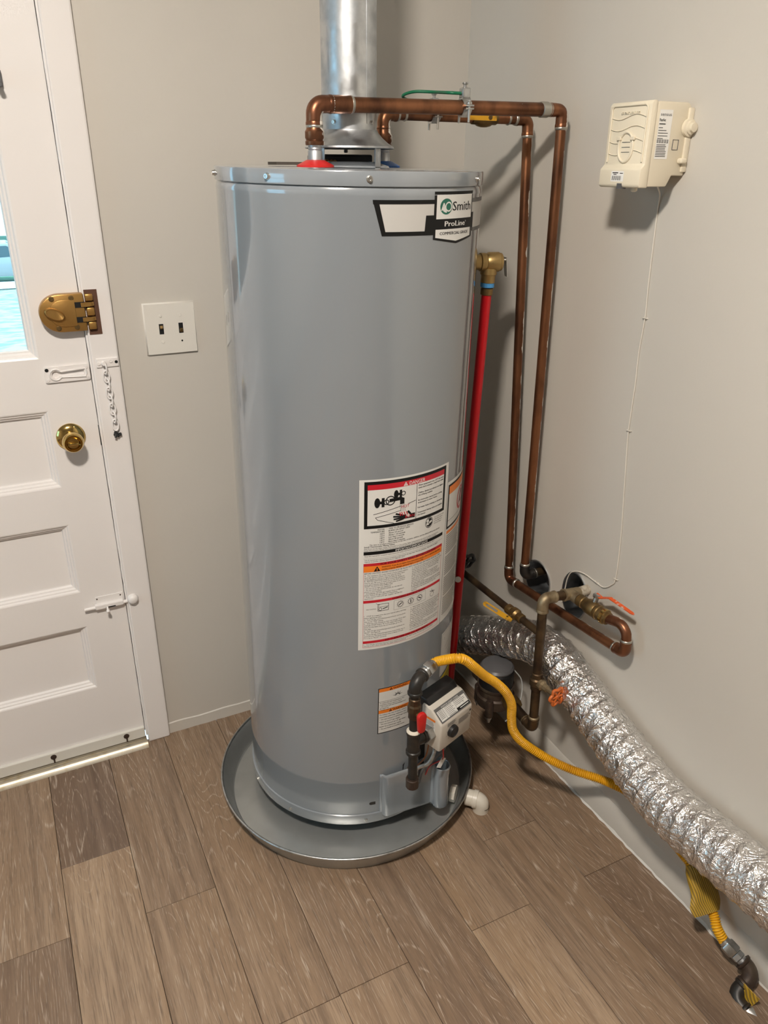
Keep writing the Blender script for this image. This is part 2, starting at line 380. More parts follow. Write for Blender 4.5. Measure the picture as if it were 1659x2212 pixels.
_tc = {}
def text_tris(s, bold=0.0):
    if (s, bold) in _tc: return _tc[(s, bold)]
    cu = bpy.data.curves.new('tmp', 'FONT'); cu.body = s; cu.size = 1; cu.resolution_u = 2; cu.offset = bold
    o = bpy.data.objects.new('tmp', cu); me = bpy.data.meshes.new_from_object(o)
    vs = [v.co.copy() for v in me.vertices]; fs = [tuple(p.vertices) for p in me.polygons]
    bpy.data.objects.remove(o); bpy.data.curves.remove(cu); bpy.data.meshes.remove(me)
    _tc[(s, bold)] = (vs, fs); return vs, fs

class Print:
    """flat artwork in (u, v, layer) mapped onto a surface; layers lie one over the other"""
    def __init__(self, fn, mats): self.fn = fn; self.mats = list(mats); self.bm = bmesh.new()
    def mi(self, m):
        if m not in self.mats: self.mats.append(m)
        return self.mats.index(m)
    def face(self, pts, m, k):
        try:
            f = self.bm.faces.new([self.bm.verts.new(self.fn(u, v, k)) for u, v in pts]); f.material_index = self.mi(m)
        except ValueError: pass
    def quad(self, a, b, c, d, m, k, n=None):
        n = n or max(1, int(abs(b[0]-a[0])/0.006)+1)
        for i in range(n):
            t0, t1 = i/n, (i+1)/n
            L = lambda p, q, t: (p[0]+(q[0]-p[0])*t, p[1]+(q[1]-p[1])*t)
            self.face([L(a, b, t0), L(a, b, t1), L(d, c, t1), L(d, c, t0)], m, k)
    def rect(self, u0, u1, v0, v1, m, k): self.quad((u0, v0), (u1, v0), (u1, v1), (u0, v1), m, k)
    def frame(self, u0, u1, v0, v1, t, m, k):
        self.rect(u0, u1, v0, v0+t, m, k); self.rect(u0, u1, v1-t, v1, m, k); self.rect(u0, u0+t, v0+t, v1-t, m, k); self.rect(u1-t, u1, v0+t, v1-t, m, k)
    def disc(self, cu, cv, ru, rv, m, k, n=20): self.face([(cu+ru*math.cos(2*math.pi*i/n), cv+rv*math.sin(2*math.pi*i/n)) for i in range(n)], m, k)
    def ring(self, cu, cv, r, t, m, k, n=20):
        for i in range(n):
            a, b = 2*math.pi*i/n, 2*math.pi*(i+1)/n
            self.face([(cu+r*math.cos(a), cv+r*math.sin(a)), (cu+r*math.cos(b), cv+r*math.sin(b)), (cu+(r-t)*math.cos(b), cv+(r-t)*math.sin(b)), (cu+(r-t)*math.cos(a), cv+(r-t)*math.sin(a))], m, k)
    def line(self, a, b, t, m, k):
        d = Vector((b[0]-a[0], b[1]-a[1])); n = Vector((-d.y, d.x)).normalized()*t/2
        q = max(1, int(d.length/0.006)+1); L = lambda t, s_: (a[0]+d.x*t+n.x*s_, a[1]+d.y*t+n.y*s_)
        for i in range(q): self.face([L(i/q, -1), L((i+1)/q, -1), L((i+1)/q, 1), L(i/q, 1)], m, k)
    def text(self, s, u0, v0, h, m, k, width=None, bold=0.0, align='l', maxw=None, shear=0):
        """cap height h, baseline v0; width forces the set width"""
        if bold > 0:                      # heavier strokes: the same word set three times, a hair apart
            b = h/0.70*bold*0.9
            for dx, dk in ((-b, 0.0), (b, 0.08)): self.text(s, u0+dx, v0, h, m, k+dk, width, 0.0, align, maxw, shear)
            k += 0.16
        vs, fs = text_tris(s, 0.0)
        if not vs: return
        x0 = min(v.x for v in vs); x1 = max(v.x for v in vs); sy = h/0.70; sx = sy*0.92
        if width: sx = width/(x1-x0)
        if maxw and sx*(x1-x0) > maxw: sx = maxw/(x1-x0)
        W = sx*(x1-x0); s0 = u0 - (0 if align == 'l' else W/2 if align == 'c' else W)
        idx = self.mi(m); nv = [self.bm.verts.new(self.fn(s0+(v.x-x0)*sx+shear*v.y*sy, v0+v.y*sy, k)) for v in vs]
        for f in fs:
            try: self.bm.faces.new([nv[i] for i in f]).material_index = idx
            except ValueError: pass
    def build(self, name, parent, label=None): return obj(name, self.bm, self.mats, parent, None, label)

# ================================================================== THE ROOM
CEIL = 2.45; XL = -3.30; YF = -5.00; T = 0.12
DX0, DX1, DTOP = -1.80, -0.984, 2.02
# back wall (y = 0 .. T) with the door opening
bm = holed_wall([(XL-T, 0), (DX0-0.006, 0), (DX0-0.006, DTOP+0.006), (DX1+0.006, DTOP+0.006), (DX1+0.006, 0), (T, 0), (T, CEIL), (XL-T, CEIL)], [], T)
for v in bm.verts: v.co = Vector((v.co.x, T/2 - v.co.z, v.co.y))
bmesh.ops.recalc_face_normals(bm, faces=bm.faces)
struct('wall_back', bm, 'wall', label='warm grey painted wall behind the water heater')
# right wall (x = 0 .. T) with the two round pipe holes
H1 = (-0.462, 0.522, 0.050, 0.050); H2 = (-0.607, 0.548, 0.044, 0.062)
bm = holed_wall([(YF, 0), (0, 0), (0, CEIL), (YF, CEIL)], [ellipse(*H1), ellipse(*H2)], T)
for v in bm.verts: v.co = Vector((T/2 - v.co.z, v.co.x, v.co.y))
bmesh.ops.recalc_face_normals(bm, faces=bm.faces)
wr = struct('wall_right', bm, 'wall', label='warm grey painted wall with two round pipe holes')
for hx in (H1, H2):
    bm = bmesh.new(); n = 40
    def el(s, x): return [Vector((x, hx[0]+hx[2]*s*math.cos(2*math.pi*i/n), hx[1]+hx[3]*s*math.sin(2*math.pi*i/n))) for i in range(n)]
    add_rings(bm, [el(1.0, -0.003), el(1.045, -0.003), el(1.06, 0.001)], False, False)
    add_rings(bm, [el(0.985, -0.003), el(0.985, 0.06)], False, False)
    add_rings(bm, [el(0.985, -0.003), el(1.0, -0.003)], False, False)
    obj('hole_sleeve', bm, 'galv', wr, 40, 'thin metal sleeve lining the pipe hole')
    obj('hole_back', box((0.055, hx[0]-hx[2], hx[1]-hx[3]), (0.062, hx[0]+hx[2], hx[1]+hx[3])), 'cavity', wr)
# left wall with a daylight window
WY0, WY1, WZ0, WZ1 = -1.10, -0.20, 0.80, 2.00
bm = holed_wall([(YF-T, 0), (0, 0), (0, CEIL), (YF-T, CEIL)], [[(WY0, WZ0), (WY1, WZ0), (WY1, WZ1), (WY0, WZ1)]], T)
for v in bm.verts: v.co = Vector((XL - T/2 + v.co.z, v.co.x, v.co.y))
bmesh.ops.recalc_face_normals(bm, faces=bm.faces)
struct('wall_left', bm, 'wall', label='wall with a window on the far side of the door')
struct('wall_front', box((XL-T, YF-T, 0), (T, YF, CEIL)), 'wall', label='plain wall opposite the water heater')
struct('ceiling', box((XL-T, YF-T, CEIL), (T, T, CEIL+0.1)), 'ceiling', label='plain pale ceiling')
bm = bmesh.new(); xa, xb = XL-0.08, XL-0.03; zm = (WZ0+WZ1)/2
for a, b in (((xa, WY0, WZ0), (xb, WY0+0.04, WZ1)), ((xa, WY1-0.04, WZ0), (xb, WY1, WZ1)), ((xa, WY0+0.04, WZ0), (xb, WY1-0.04, WZ0+0.04)), ((xa, WY0+0.04, WZ1-0.04), (xb, WY1-0.04, WZ1)), ((xa, WY0+0.04, zm-0.02), (xb, WY1-0.04, zm+0.02))): add_box(bm, a, b)
w1 = struct('window_1', bm, 'door_paint', label='white framed sash window')
obj('pane', box((XL-0.058, WY0+0.03, WZ0+0.03), (XL-0.054, WY1-0.03, WZ1-0.03)), 'glass', w1)
def portal(name, center, sx, sz, toward):
    L = bpy.data.lights.new(name, 'AREA'); L.shape = 'RECTANGLE'; L.size = sx; L.size_y = sz; L.cycles.is_portal = True
    o = bpy.data.objects.new(name, L); col.objects.link(o); o.location = center
    o.rotation_euler = Vector(toward).to_track_quat('-Z', 'Z').to_euler()
portal('window_sky_portal', (XL-0.10, (WY0+WY1)/2, (WZ0+WZ1)/2), WY1-WY0, WZ1-WZ0, (1, 0, 0))

# floor: planks run away from the door wall
fl = struct('floor', box((XL, YF, -0.03), (0, 0.0, -0.006)), 'subfloor', label='grey brown limed oak plank floor')
PW = 0.1561; ends = {0: -0.926, 1: -0.736, 2: -0.929, 3: -0.36, 4: -0.931, 5: -0.933, 6: -0.575, 7: -0.368, 8: -0.562}
PLEN = 1.22
TONE = {(8, 0): 0.60, (8, 1): 0.22, (7, 0): 0.02, (7, 1): 0.85, (6, 0): 0.45, (6, 1): 0.55, (5, 0): 0.50, (5, 1): 0.80, (4, 0): 0.46, (4, 1): 0.72, (3, 0): 0.34, (3, 1): 0.30, (2, 0): 0.62, (2, 1): 0.90, (1, 0): 0.44, (1, 1): 0.52, (0, 0): 0.48, (0, 1): 0.26}
for i in range(24):
    x1 = -i*PW; x0 = max(x1-PW, XL)
    if x1 <= XL+0.01: break
    e = ends.get(i, -random.random()*1.2); cuts = [0.0]
    while e > -0.05: e -= PLEN
    while e > YF: cuts.append(e); e -= PLEN
    cuts.append(YF)
    for pk, (a, b) in enumerate(zip(cuts, cuts[1:])):
        g = 0.0005
        bm = box((x0+g, b+g, -0.006), (x1-g, a-g, 0.0)); 
        bmesh.ops.bevel(bm, geom=[ed for ed in bm.edges if all(v.co.z > -0.001 for v in ed.verts)], offset=0.0007, segments=1, affect='EDGES')
        o = obj('plank', bm, 'oak_plank', fl); tn = TONE.get((i, pk), random.random()); o.color = (tn, tn, tn, 1)
# low painted skirting strips
bm = bmesh.new(); N = 40
def strip_profile(P, n_in, h, t):
    rings = []
    for p in P: rings.append([Vector(p), Vector(p)+n_in*t, Vector(p)+n_in*t*0.8+Vector((0, 0, h*0.93)), Vector(p)+Vector((0, 0, h))])
    return rings
P = [(-0.9185+(0.9185)*i/N, 0.0005, -0.001+0.0*i) for i in range(N+1)]
rg = strip_profile(P, Vector((0, -1, 0)), 0.036, 0.0045)
for k, r in enumerate(rg):
    j = noise.noise(Vector((k*0.35, 1, 0)))*0.0035; r[2].z += j; r[3].z += j; r[1].y += noise.noise(Vector((k*0.9, 4, 0)))*0.0025
add_rings(bm, rg, True, True); bmesh.ops.recalc_face_normals(bm, faces=bm.faces)
struct('baseboard_back', bm, 'wall', 40, label='low painted skirting strip along the back wall')
bm = bmesh.new(); N = 140
P = [(0.0005, YF*(i/N), -0.001) for i in range(N+1)]
rg = strip_profile(P, Vector((-1, 0, 0)), 0.078, 0.0045)
for k, r in enumerate(rg):
    j = noise.noise(Vector((k*0.3, 7, 0)))*0.005; r[2].z += j; r[3].z += j
add_rings(bm, rg, True, True); bmesh.ops.recalc_face_normals(bm, faces=bm.faces)
bb = struct('baseboard_right', bm, 'wall', 40, label='low painted skirting strip along the right wall')
bm = bmesh.new(); P = [Vector((-0.0050-abs(noise.noise(Vector((i*0.5, 0, 3))))*0.003, -0.05-1.45*i/90, 0.0)) for i in range(91)]
rg = [[p+Vector((0.002, 0, -0.0005)), p+Vector((-0.001-0.005*abs(noise.noise(Vector((i*0.31, 2, 1)))), 0, -0.0005)), p+Vector((0.001, 0, 0.003+0.012*abs(noise.noise(Vector((i*0.23, 5, 1))))))] for i, p in enumerate(P)]
add_rings(bm, rg); bmesh.ops.recalc_face_normals(bm, faces=bm.faces)
obj('caulk_line', bm, 'caulk', bb, 40, 'ragged white caulk where skirting meets floor')

# ================================================================== THE DOOR
def stepped(bm, x0, x1, z0, z1, prof, fill=True):
    """rectangular loops: (inset, y)"""
    rings = [[Vector((x0+i, y, z0+i)), Vector((x1-i, y, z0+i)), Vector((x1-i, y, z1-i)), Vector((x0+i, y, z1-i))] for i, y in prof]
    add_rings(bm, rings, False, fill); return bm
DY = 0.001
STX0, STX1 = DX0+0.105, -1.087
PANELS = [(0.217, 0.412), (0.513, 0.704), (0.803, 0.993)]; WIN = (1.112, 1.86)
holes = [[(STX0, a), (STX1, a), (STX1, b), (STX0, b)] for a, b in PANELS+[WIN]]
bm = holed_wall([(DX0, 0.014), (DX1, 0.014), (DX1, DTOP), (DX0, DTOP)], holes, 0.042)
for v in bm.verts: v.co = Vector((v.co.x, DY+0.021 - v.co.z, v.co.y))
bmesh.ops.recalc_face_normals(bm, faces=bm.faces)
door = struct('door_1', bm, 'door_paint', label='white painted exterior door with window and three recessed panels')
for a, b in PANELS:
    bm = stepped(bmesh.new(), STX0, STX1, a, b, [(0, DY), (0.003, DY+0.001), (0.006, DY+0.005), (0.009, DY+0.0055), (0.012, DY+0.010), (0.0155, DY+0.011), (0.018, DY+0.017), (0.021, DY+0.0175)], True)
    bmesh.ops.recalc_face_normals(bm, faces=bm.faces)
    for f in bm.faces:
        if f.normal.y > 0.01: f.normal_flip()
    obj('panel', bm, 'door_paint', door)
bm = stepped(bmesh.new(), STX0, STX1, WIN[0], WIN[1], [(0, DY), (0.004, DY+0.002), (0.007, DY+0.007), (0.0105, DY+0.008), (0.014, DY+0.013), (0.017, DY+0.0135), (0.020, DY+0.02)], False)
for f in bm.faces:
    if f.normal.y > 0.01: f.normal_flip()
obj('glazing_bead', bm, 'door_paint', door)
obj('pane', box((STX0+0.018, DY+0.019, WIN[0]+0.018), (STX1-0.018, DY+0.023, WIN[1]-0.018)), 'glass', door)
portal('door_sky_portal', ((STX0+STX1)/2, 0.10, (WIN[0]+WIN[1])/2), STX1-STX0, WIN[1]-WIN[0], (0, -1, 0))
# curtain bracket
bm = box((-1.079, DY-0.010, 1.645), (-1.064, DY, 1.675), 0.002); add_lathe(bm, cyl_prof(0.005, 0, 0.03, 0.001), (-1.0715, DY-0.008, 1.648), (0, -1, 0), 12)
obj('curtain_hook', bm, 'grey_plastic', door)

# casing round the door
def casing(name, pts_lo, pts_hi, lab):
    bm = box(pts_lo, pts_hi, 0.004, 2); return struct(name, bm, 'door_paint', None, lab)
tr1 = casing('trim_1', (-0.979, -0.015, 0.0), (-0.9185, 0.002, DTOP+0.07), 'white painted door casing on the lock side of the door')
casing('trim_2', (DX0-0.067, -0.015, 0.0), (DX0-0.006, 0.002, DTOP+0.07), 'white painted door casing on the hinge side of the door')
casing('trim_3', (DX0-0.006, -0.015, DTOP+0.008), (-0.9795, 0.002, DTOP+0.07), 'white painted head casing above the door')
bm = sweep(resample([Vector((-0.9802, -0.004, 0.02)), Vector((-0.9802, -0.004, DTOP))], 0.02)[0], lambda i, a: 0.0030+0.0010*noise.noise(Vector((i*0.7, a, 0))), 8)
obj('paint_bead', bm, 'door_paint', tr1, 60)
obj('mortise', box((-0.9745, -0.0162, 1.160), (-0.947, -0.0145, 1.258), 0), 'brown_wood', tr1, None, 'bare brown wood cut-out behind the lock strike')
bm = bmesh.new()
add_box(bm, (DX1-0.014, 0.0432, 0.0), (DX1+0.006, T, DTOP+0.006)); add_box(bm, (DX0-0.006, 0.0432, 0.0), (DX0+0.014, T, DTOP+0.006)); add_box(bm, (DX0+0.014, 0.0432, DTOP-0.012), (DX1-0.014, T, DTOP+0.006)); add_box(bm, (DX0+0.014, 0.0432, 0.0), (DX1-0.014, T, 0.03))
struct('trim_5', bm, 'brown_wood', None, 'dark door jamb and stop behind the door edge')
# threshold
bm = bmesh.new(); prof = []
for y, z in ((0.0, 0.0), (0.0, 0.016), (-0.006, 0.016), (-0.008, 0.011), (-0.013, 0.011), (-0.015, 0.014), (-0.020, 0.0150), (-0.026, 0.013), (-0.031, 0.008), (-0.036, 0.0)): prof.append((y, z))
add_rings(bm, [[Vector((x, y-0.002, z)) for y, z in prof] for x in (DX0, -0.983)]); bmesh.ops.recalc_face_normals(bm, faces=bm.faces)
struct('trim_4', bm, 'alu_strip', 35, 'worn metal door threshold strip on the floor')
# door sweep with two rusty screws
bm = box((DX0+0.004, DY-0.009, 0.017), (DX1-0.001, DY+0.001, 0.050), 0.002)
sw = obj('door_sweep', bm, 'sweep', door)
obj('sweep_seal', box((DX0+0.004, DY-0.006, 0.0165), (DX1-0.001, DY-0.001, 0.0185)), 'brown_wood', sw)
for xx in (-1.228, -1.036, -1.45):
    bm = screw_bm((xx, DY-0.009, 0.037), (0, -1, 0), 0.0062, 0.0035); add_box(bm, (xx-0.0016, DY-0.0105, 0.018), (xx+0.0024, DY-0.009, 0.034)); 
    obj('rusty_screw', bm, 'rust', sw)
# rim lock
def lock():
    y0, y1 = DY-0.030, DY
    zc, hz, xr, xl = 1.2115, 0.0405, -0.9775, -1.072
    pts = [Vector((xr, y1, zc-hz)), Vector((xr, y1, zc+hz))]
    for i in range(0, 19):
        a = math.radians(90+180*i/18); pts.append(Vector((xl+hz+0.004+math.cos(a)*(hz+0.004), y1, zc+math.sin(a)*hz)))
    p = obj('rim_lock', prism(pts, (0, -1, 0), 0.026, 0.0025), 'gold_paint', door, 40, 'gold painted rim lock with oval thumb turn')
    inner = [Vector((xr-0.014+0*a, y0+0.0055, 0)) for a in (0,)]
    pts2 = [Vector((xr-0.020, DY-0.026, zc-hz+0.012)), Vector((xr-0.020, DY-0.026, zc+hz-0.012))]
    for i in range(0, 13):
        a = math.radians(90+180*i/12); pts2.append(Vector((xl+hz+0.008+math.cos(a)*(hz-0.012), DY-0.026, zc+math.sin(a)*(hz-0.012))))
    obj('lock_face', prism(pts2, (0, -1, 0), 0.0022, 0.0008), 'gold_paint', p, 40)
    bm = bmesh.new(); c = Vector((-1.0415, DY-0.028, 1.2115)); d = Vector((math.cos(-0.42), 0, math.sin(-0.42))); e = Vector((-d.z, 0, d.x)) if False else Vector((math.sin(0.42), 0, math.cos(0.42)))
    rings = []
    for s, h in ((1.0, 0), (1.04, 0.002), (1.0, 0.006), (0.86, 0.0085), (0.80, 0.0075)):
        rings.append([c + d*(0.0215*s*math.cos(2*math.pi*i/28)) + e*(0.0115*s*math.sin(2*math.pi*i/28)) + Vector((0, -h, 0)) for i in range(28)])
    add_rings(bm, rings); obj('thumb_turn', bm, 'gold_paint', p, 40)
    for x, z in ((-1.043, 1.2435), (-1.003, 1.2435), (-1.037, 1.1805), (-0.999, 1.1805)):
        obj('lock_screw', screw_bm((x, DY-0.026, z), (0, -1, 0), 0.0046, 0.003), 'brass_dull', p)
    for z in (1.196, 1.228):
        obj('knuckle_gap', box((xr-0.022, DY-0.0272, z-0.006), (xr+0.0008, DY-0.02, z+0.006)), 'dark', p)
    # strike knuckles on the casing
    for z in (1.196, 1.228):
        bm = bmesh.new(); add_lathe(bm, cyl_prof(0.0105, -0.0045, 0.0045, 0.001), (-0.9665, -0.018, z), (0, 0, 1), 20); add_box(bm, (-0.985, -0.0285, z-0.0045), (-0.9665, -0.025, z+0.0045))
        obj('strike_knuckle', bm, 'gold_paint', tr1, 40)
    bm = bmesh.new()
    for a, b in ((1.173, 1.190), (1.203, 1.221), (1.235, 1.250)): add_box(bm, (-0.9745, -0.0265, a), (-0.9575, -0.0145, b), 0.003)
    obj('strike_plate', bm, 'gold_paint', tr1, 40)
lock()
# chain slide on the door
def chain_slide():
    x0, x1, z0, z1 = -1.082, -0.9855, 1.0575, 1.0925; R = 0.005; out = []
    for cx, cz, a0 in ((x1-R, z0+R, -90), (x1-R, z1-R, 0), (x0+R, z1-R, 90), (x0+R, z0+R, 180)):
        for k in range(5): a = math.radians(a0+90*k/4); out.append((cx+R*math.cos(a), cz+R*math.sin(a)))
    hole = []
    for k in range(13): a = math.radians(40+280*k/12); hole.append((-1.0585+0.0085*math.cos(a), 1.075+0.0085*math.sin(a)))
    hole += [(-0.9985, 1.0695), (-0.9965, 1.075), (-0.9985, 1.0805)]
    bm = holed_wall(out, [hole], 0.006)
    for v in bm.verts: v.co = Vector((v.co.x, DY-0.003-v.co.z, v.co.y))
    bmesh.ops.recalc_face_normals(bm, faces=bm.faces)
    p = obj('chain_slide', bm, 'door_paint', door, None, 'white painted slotted chain track')
    bm = bmesh.new()
    big = [( -1.0585+0.0125*math.cos(math.radians(30+300*k/14)), 1.075+0.0125*math.sin(math.radians(30+300*k/14))) for k in range(15)] + [(-0.995, 1.0655), (-0.992, 1.075), (-0.995, 1.0845)]
    add_sweep(bm, [Vector((x, DY-0.0065, z)) for x, z in big+[big[0]]], 0.0022, 8); obj('track_rim', bm, 'door_paint', p, 60)
    for x, z in ((-1.076, 1.0865), (-0.9915, 1.0865), (-1.076, 1.0635), (-0.9915, 1.0635)):
        obj('track_screw', screw_bm((x, DY-0.006, z), (0, -1, 0), 0.0033, 0.0018), 'dark' if (x < -1.05 and z > 1.075) else 'door_paint', p)
chain_slide()
# knob
def knob():
    c = Vector((-1.0485, DY, 0.925))
    p = obj('door_knob', lathe([(0.0, 0), (0.0325, 0), (0.0325, 0.003), (0.030, 0.006), (0.024, 0.010), (0.015, 0.012), (0.0125, 0.020), (0.0125, 0.028), (0.0195, 0.034), (0.0235, 0.040), (0.0240, 0.047), (0.0215, 0.055), (0.0195, 0.0575), (0.0185, 0.0575), (0.0175, 0.0555), (0.0165, 0.0575), (0.0155, 0.0575), (0.0125, 0.053), (0.0, 0.053)], c, (0, -1, 0), 40), 'brass_bright', door, 35, 'polished brass knob on a round rose')
    obj('knob_turn', box((-1.0595, -0.0605, 0.9215), (-1.0375, -0.050, 0.9275), 0.0015), 'brass_bright', p, 40)
    obj('rose_screw', screw_bm((-1.0735, DY-0.0065, 0.923), (0, -1, 0), 0.0032, 0.002), 'brass_dull', p)
    obj('rose_screw', screw_bm((-1.026, DY-0.0065, 0.935), (0, -1, 0), 0.0032, 0.002), 'brass_dull', p)
knob()
obj('latch_gap', box((-0.9850, -0.0008, 0.895), (-0.9795, 0.0025, 0.945)), 'dark', tr1, None, 'bare latch opening in the casing edge')
# slide bolt
def slide_bolt():
    z = 0.471
    bm = box((-1.056, DY-0.003, z-0.012), (-0.988, DY, z+0.020), 0.001)
    p = obj('slide_bolt', bm, 'door_paint', door, None, 'white painted slide bolt')
    bm = bmesh.new(); add_lathe(bm, cyl_prof(0.0048, 0, 0.122, 0.001), (-1.086, DY-0.009, z-0.006), (1, 0, 0), 14); obj('bolt_rod', bm, 'door_paint', p, 40)
    bm = box((-1.060, DY-0.0145, z-0.0125), (-0.989, DY-0.002, z+0.002), 0.003); obj('bolt_housing', bm, 'door_paint', p)
    obj('bolt_slot', box((-1.034, DY-0.0152, z-0.0105), (-1.010, DY-0.0142, z-0.0075)), 'dark', p)
    bm = lathe([(0.0025, 0), (0.0025, 0.010), (0.0045, 0.011), (0.0045, 0.016), (0.003, 0.018)], (-1.031, DY-0.013, z-0.008), (0, -0.85, -0.5), 12); obj('bolt_knob', bm, 'door_paint', p, 40)
    for x, zz in ((-1.052, z+0.014), (-0.994, z+0.013), (-0.993, z-0.009), (-1.048, z-0.0155)):
        obj('bolt_screw', screw_bm((x, DY-0.003, zz), (0, -1, 0), 0.0016, 0.001), 'rust', p)
    bm = lathe([(0.0, 0), (0.013, 0), (0.014, 0.003), (0.012, 0.012), (0.008, 0.016), (0.0, 0.016)], (-0.966, -0.013, z+0.002), (0, -1, 0), 20)
    obj('bolt_keeper', bm, 'door_paint', tr1, 50)
slide_bolt()
# door chain hanging from the casing
ch = thing('door_chain', (-0.955, -0.015, 0.915), 'white painted security chain hanging from its bracket on the door casing', 'chain')
bm = box((-0.9705, -0.019, 1.084), (-0.9215, -0.0145, 1.106), 0.002); bk = obj('bracket', bm, 'door_paint', ch)
bm = lathe([(0.0, 0), (0.006, 0), (0.006, 0.005), (0.0045, 0.008), (0, 0.008)], (-0.9545, -0.019, 1.094), (0, -1, 0), 16); obj('rivet', bm, 'door_paint', bk, 40)
for x, z in ((-0.965, 1.094), (-0.938, 1.098)): obj('bracket_screw', screw_bm((x, -0.019, z), (0, -1, 0), 0.004, 0.002), 'door_paint', bk)
obj('bracket_slot', lathe(cyl_prof(0.0035, 0, 0.0006), (-0.9265, -0.019, 1.095), (0, -1, 0), 14), 'dark', bk)
nl = 8
for k in range(nl):
    z = 1.083-0.0195*k; x = -0.9535+0.0008*k; tw = (0.35 if k % 2 else 1.25)
    d = Vector((math.cos(tw), -math.sin(tw)*0.7, 0)).normalized(); P = []
    for i in range(21):
        a = 2*math.pi*i/20; P.append(Vector((x, -0.0215, z)) + d*(0.0068*math.cos(a)) + Vector((0, 0, 1))*(0.0138*math.sin(a)))
    obj('chain_link', sweep(P, 0.0019, 8, (False, False)), 'door_paint', ch, 60)
bm = bmesh.new()
for k in range(6):
    a = k*1.1; add_lathe(bm, cyl_prof(0.0028, -0.007, 0.007, 0.001), (-0.9475+0.004*math.cos(a*2), -0.0205-0.003*math.sin(a), 0.923+0.004*math.sin(a*3)), (math.cos(a), 0.4, math.sin(a)), 8)
obj('chain_button', bm, 'black_plastic', ch, 40, 'black tarnished chain end')

# ================================================================== LIGHT SWITCH
ls = thing('light_switch', (-0.792, -0.004, 1.10), 'white double toggle switch plate on the wall beside the door', 'switch')
sx, sz, hw = -0.792, 1.158, 0.0575
bm = holed_wall([(sx-hw, sz-hw), (sx+hw, sz-hw), (sx+hw, sz+hw), (sx-hw, sz+hw)], [[(sx+q-0.0052, sz-0.012), (sx+q+0.0052, sz-0.012), (sx+q+0.0052, sz+0.012), (sx+q-0.0052, sz+0.012)] for q in (-0.022, 0.0235)], 0.004)
for v in bm.verts:
    v.co = Vector((v.co.x, -0.0045-v.co.z, v.co.y))
    if v.co.y > -0.004 and (abs(v.co.x-sx) > 0.05 or abs(v.co.z-sz) > 0.05): v.co.x += math.copysign(0.0025, v.co.x-sx); v.co.z += math.copysign(0.0025, v.co.z-sz); v.co.y = 0.0
bmesh.ops.recalc_face_normals(bm, faces=bm.faces)
pl = obj('switch_plate', bm, 'plate_white', ls)
for q, up in ((-0.022, 1), (0.0235, -1)):
    tg = obj('toggle_well', box((sx+q-0.0052, -0.0062, sz-0.012), (sx+q+0.0052, -0.0008, sz+0.012)), 'black_plastic', ls)
    bm = box((sx+q-0.0036, -0.0125, sz-0.004), (sx+q+0.0036, -0.0055, sz+0.004), 0.0015)
    bmesh.ops.rotate(bm, verts=bm.verts, cent=(sx+q, -0.006, sz), matrix=Matrix.Rotation(math.radians(-28*up), 3, 'X')); bmesh.ops.translate(bm, verts=bm.verts, vec=(0, 0, 0.003*up))
    obj('toggle', bm, 'brass_dull', ls)
for q, dz in ((-0.022, 0.030), (0.0235, 0.030), (-0.022, -0.030)):
    obj('plate_screw', screw_bm((sx+q, -0.0063, sz+dz), (0, -1, 0), 0.0033, 0.0016), 'plate_white', pl)
obj('screw_hole', lathe(cyl_prof(0.0022, 0, 0.0004), (sx+0.0235, -0.0064, sz-0.030), (0, -1, 0), 12), 'dark', pl)

# ================================================================== DRAIN PAN
PC = Vector((-0.520, -0.382, 0)); PR, PB, PH = 0.3305, 0.307, 0.056
pan = thing('drain_pan', PC, 'round grey metal drain pan under the water heater', 'drain pan')
bm = bmesh.new(); add_lathe(bm, [(0.0005, 0.0), (PB, 0.0), (PB+0.002, 0.003), (PR-0.001, PH-0.004), (PR+0.0012, PH-0.003), (PR+0.0022, PH-0.001), (PR+0.0012, PH+0.001), (PR-0.001, PH+0.001), (PR-0.0025, PH-0.001), (PB-0.001, 0.004), (PB-0.004, 0.002), (0.0005, 0.002)], PC, (0, 0, 1), 128, (True, True))
obj('pan_body', bm, 'steel_pan', pan, 30)
obj('pan_rim', sweep([PC+Vector(((PR+0.0003)*math.cos(2*math.pi*i/128), (PR+0.0003)*math.sin(2*math.pi*i/128), PH)) for i in range(129)], 0.0032, 10, (False, False)), 'zinc', pan, 60, 'rolled bright rim of the pan')

# ================================================================== DRAIN ELBOW (PVC)
EC = Vector((-0.2625, -0.646, 0)); dr = (EC-PC).normalized()
de = thing('drain_elbow', EC, 'dirty white plastic drain elbow beside the pan going into the floor', 'pipe')
zc = 0.0265+0.004
A = arc_pts((EC.x, EC.y, zc), dr, (0, 0, -1), 0.012, 9)
bm = sweep([A[0]-dr*0.012] + A + [A[-1]+Vector((0, 0, -0.019))], 0.0205, 28); obj('elbow_body', bm, 'pvc', de, 50)
st = Vector((PC.x, PC.y, zc)) + dr*0.308
obj('adapter', lathe([(0.0175, 0.020), (0.021, 0.021), (0.021, 0.040), (0.0235, 0.041), (0.0235, 0.052), (0.0190, 0.0525)], st, dr, 28), 'pvc', de, 35)
obj('primer_band', lathe(cyl_prof(0.0209, 0.0, 0.007), A[0]-dr*0.0185, dr, 28), 'purple_primer', de, 40)
obj('inner_nut', lathe([(0.012, -0.020), (0.021, -0.020), (0.022, -0.018), (0.022, -0.006), (0.012, -0.006)], st, dr, 8), 'pvc', de, 35)
bm = bmesh.new(); add_sweep(bm, [EC+Vector((0.0208*math.cos(a), 0.0208*math.sin(a), 0.013+0.002*math.sin(a*3))) for a in [math.radians(-95+10*i) for i in range(8)]], 0.0005, 6); obj('pen_mark', bm, 'ink', de)

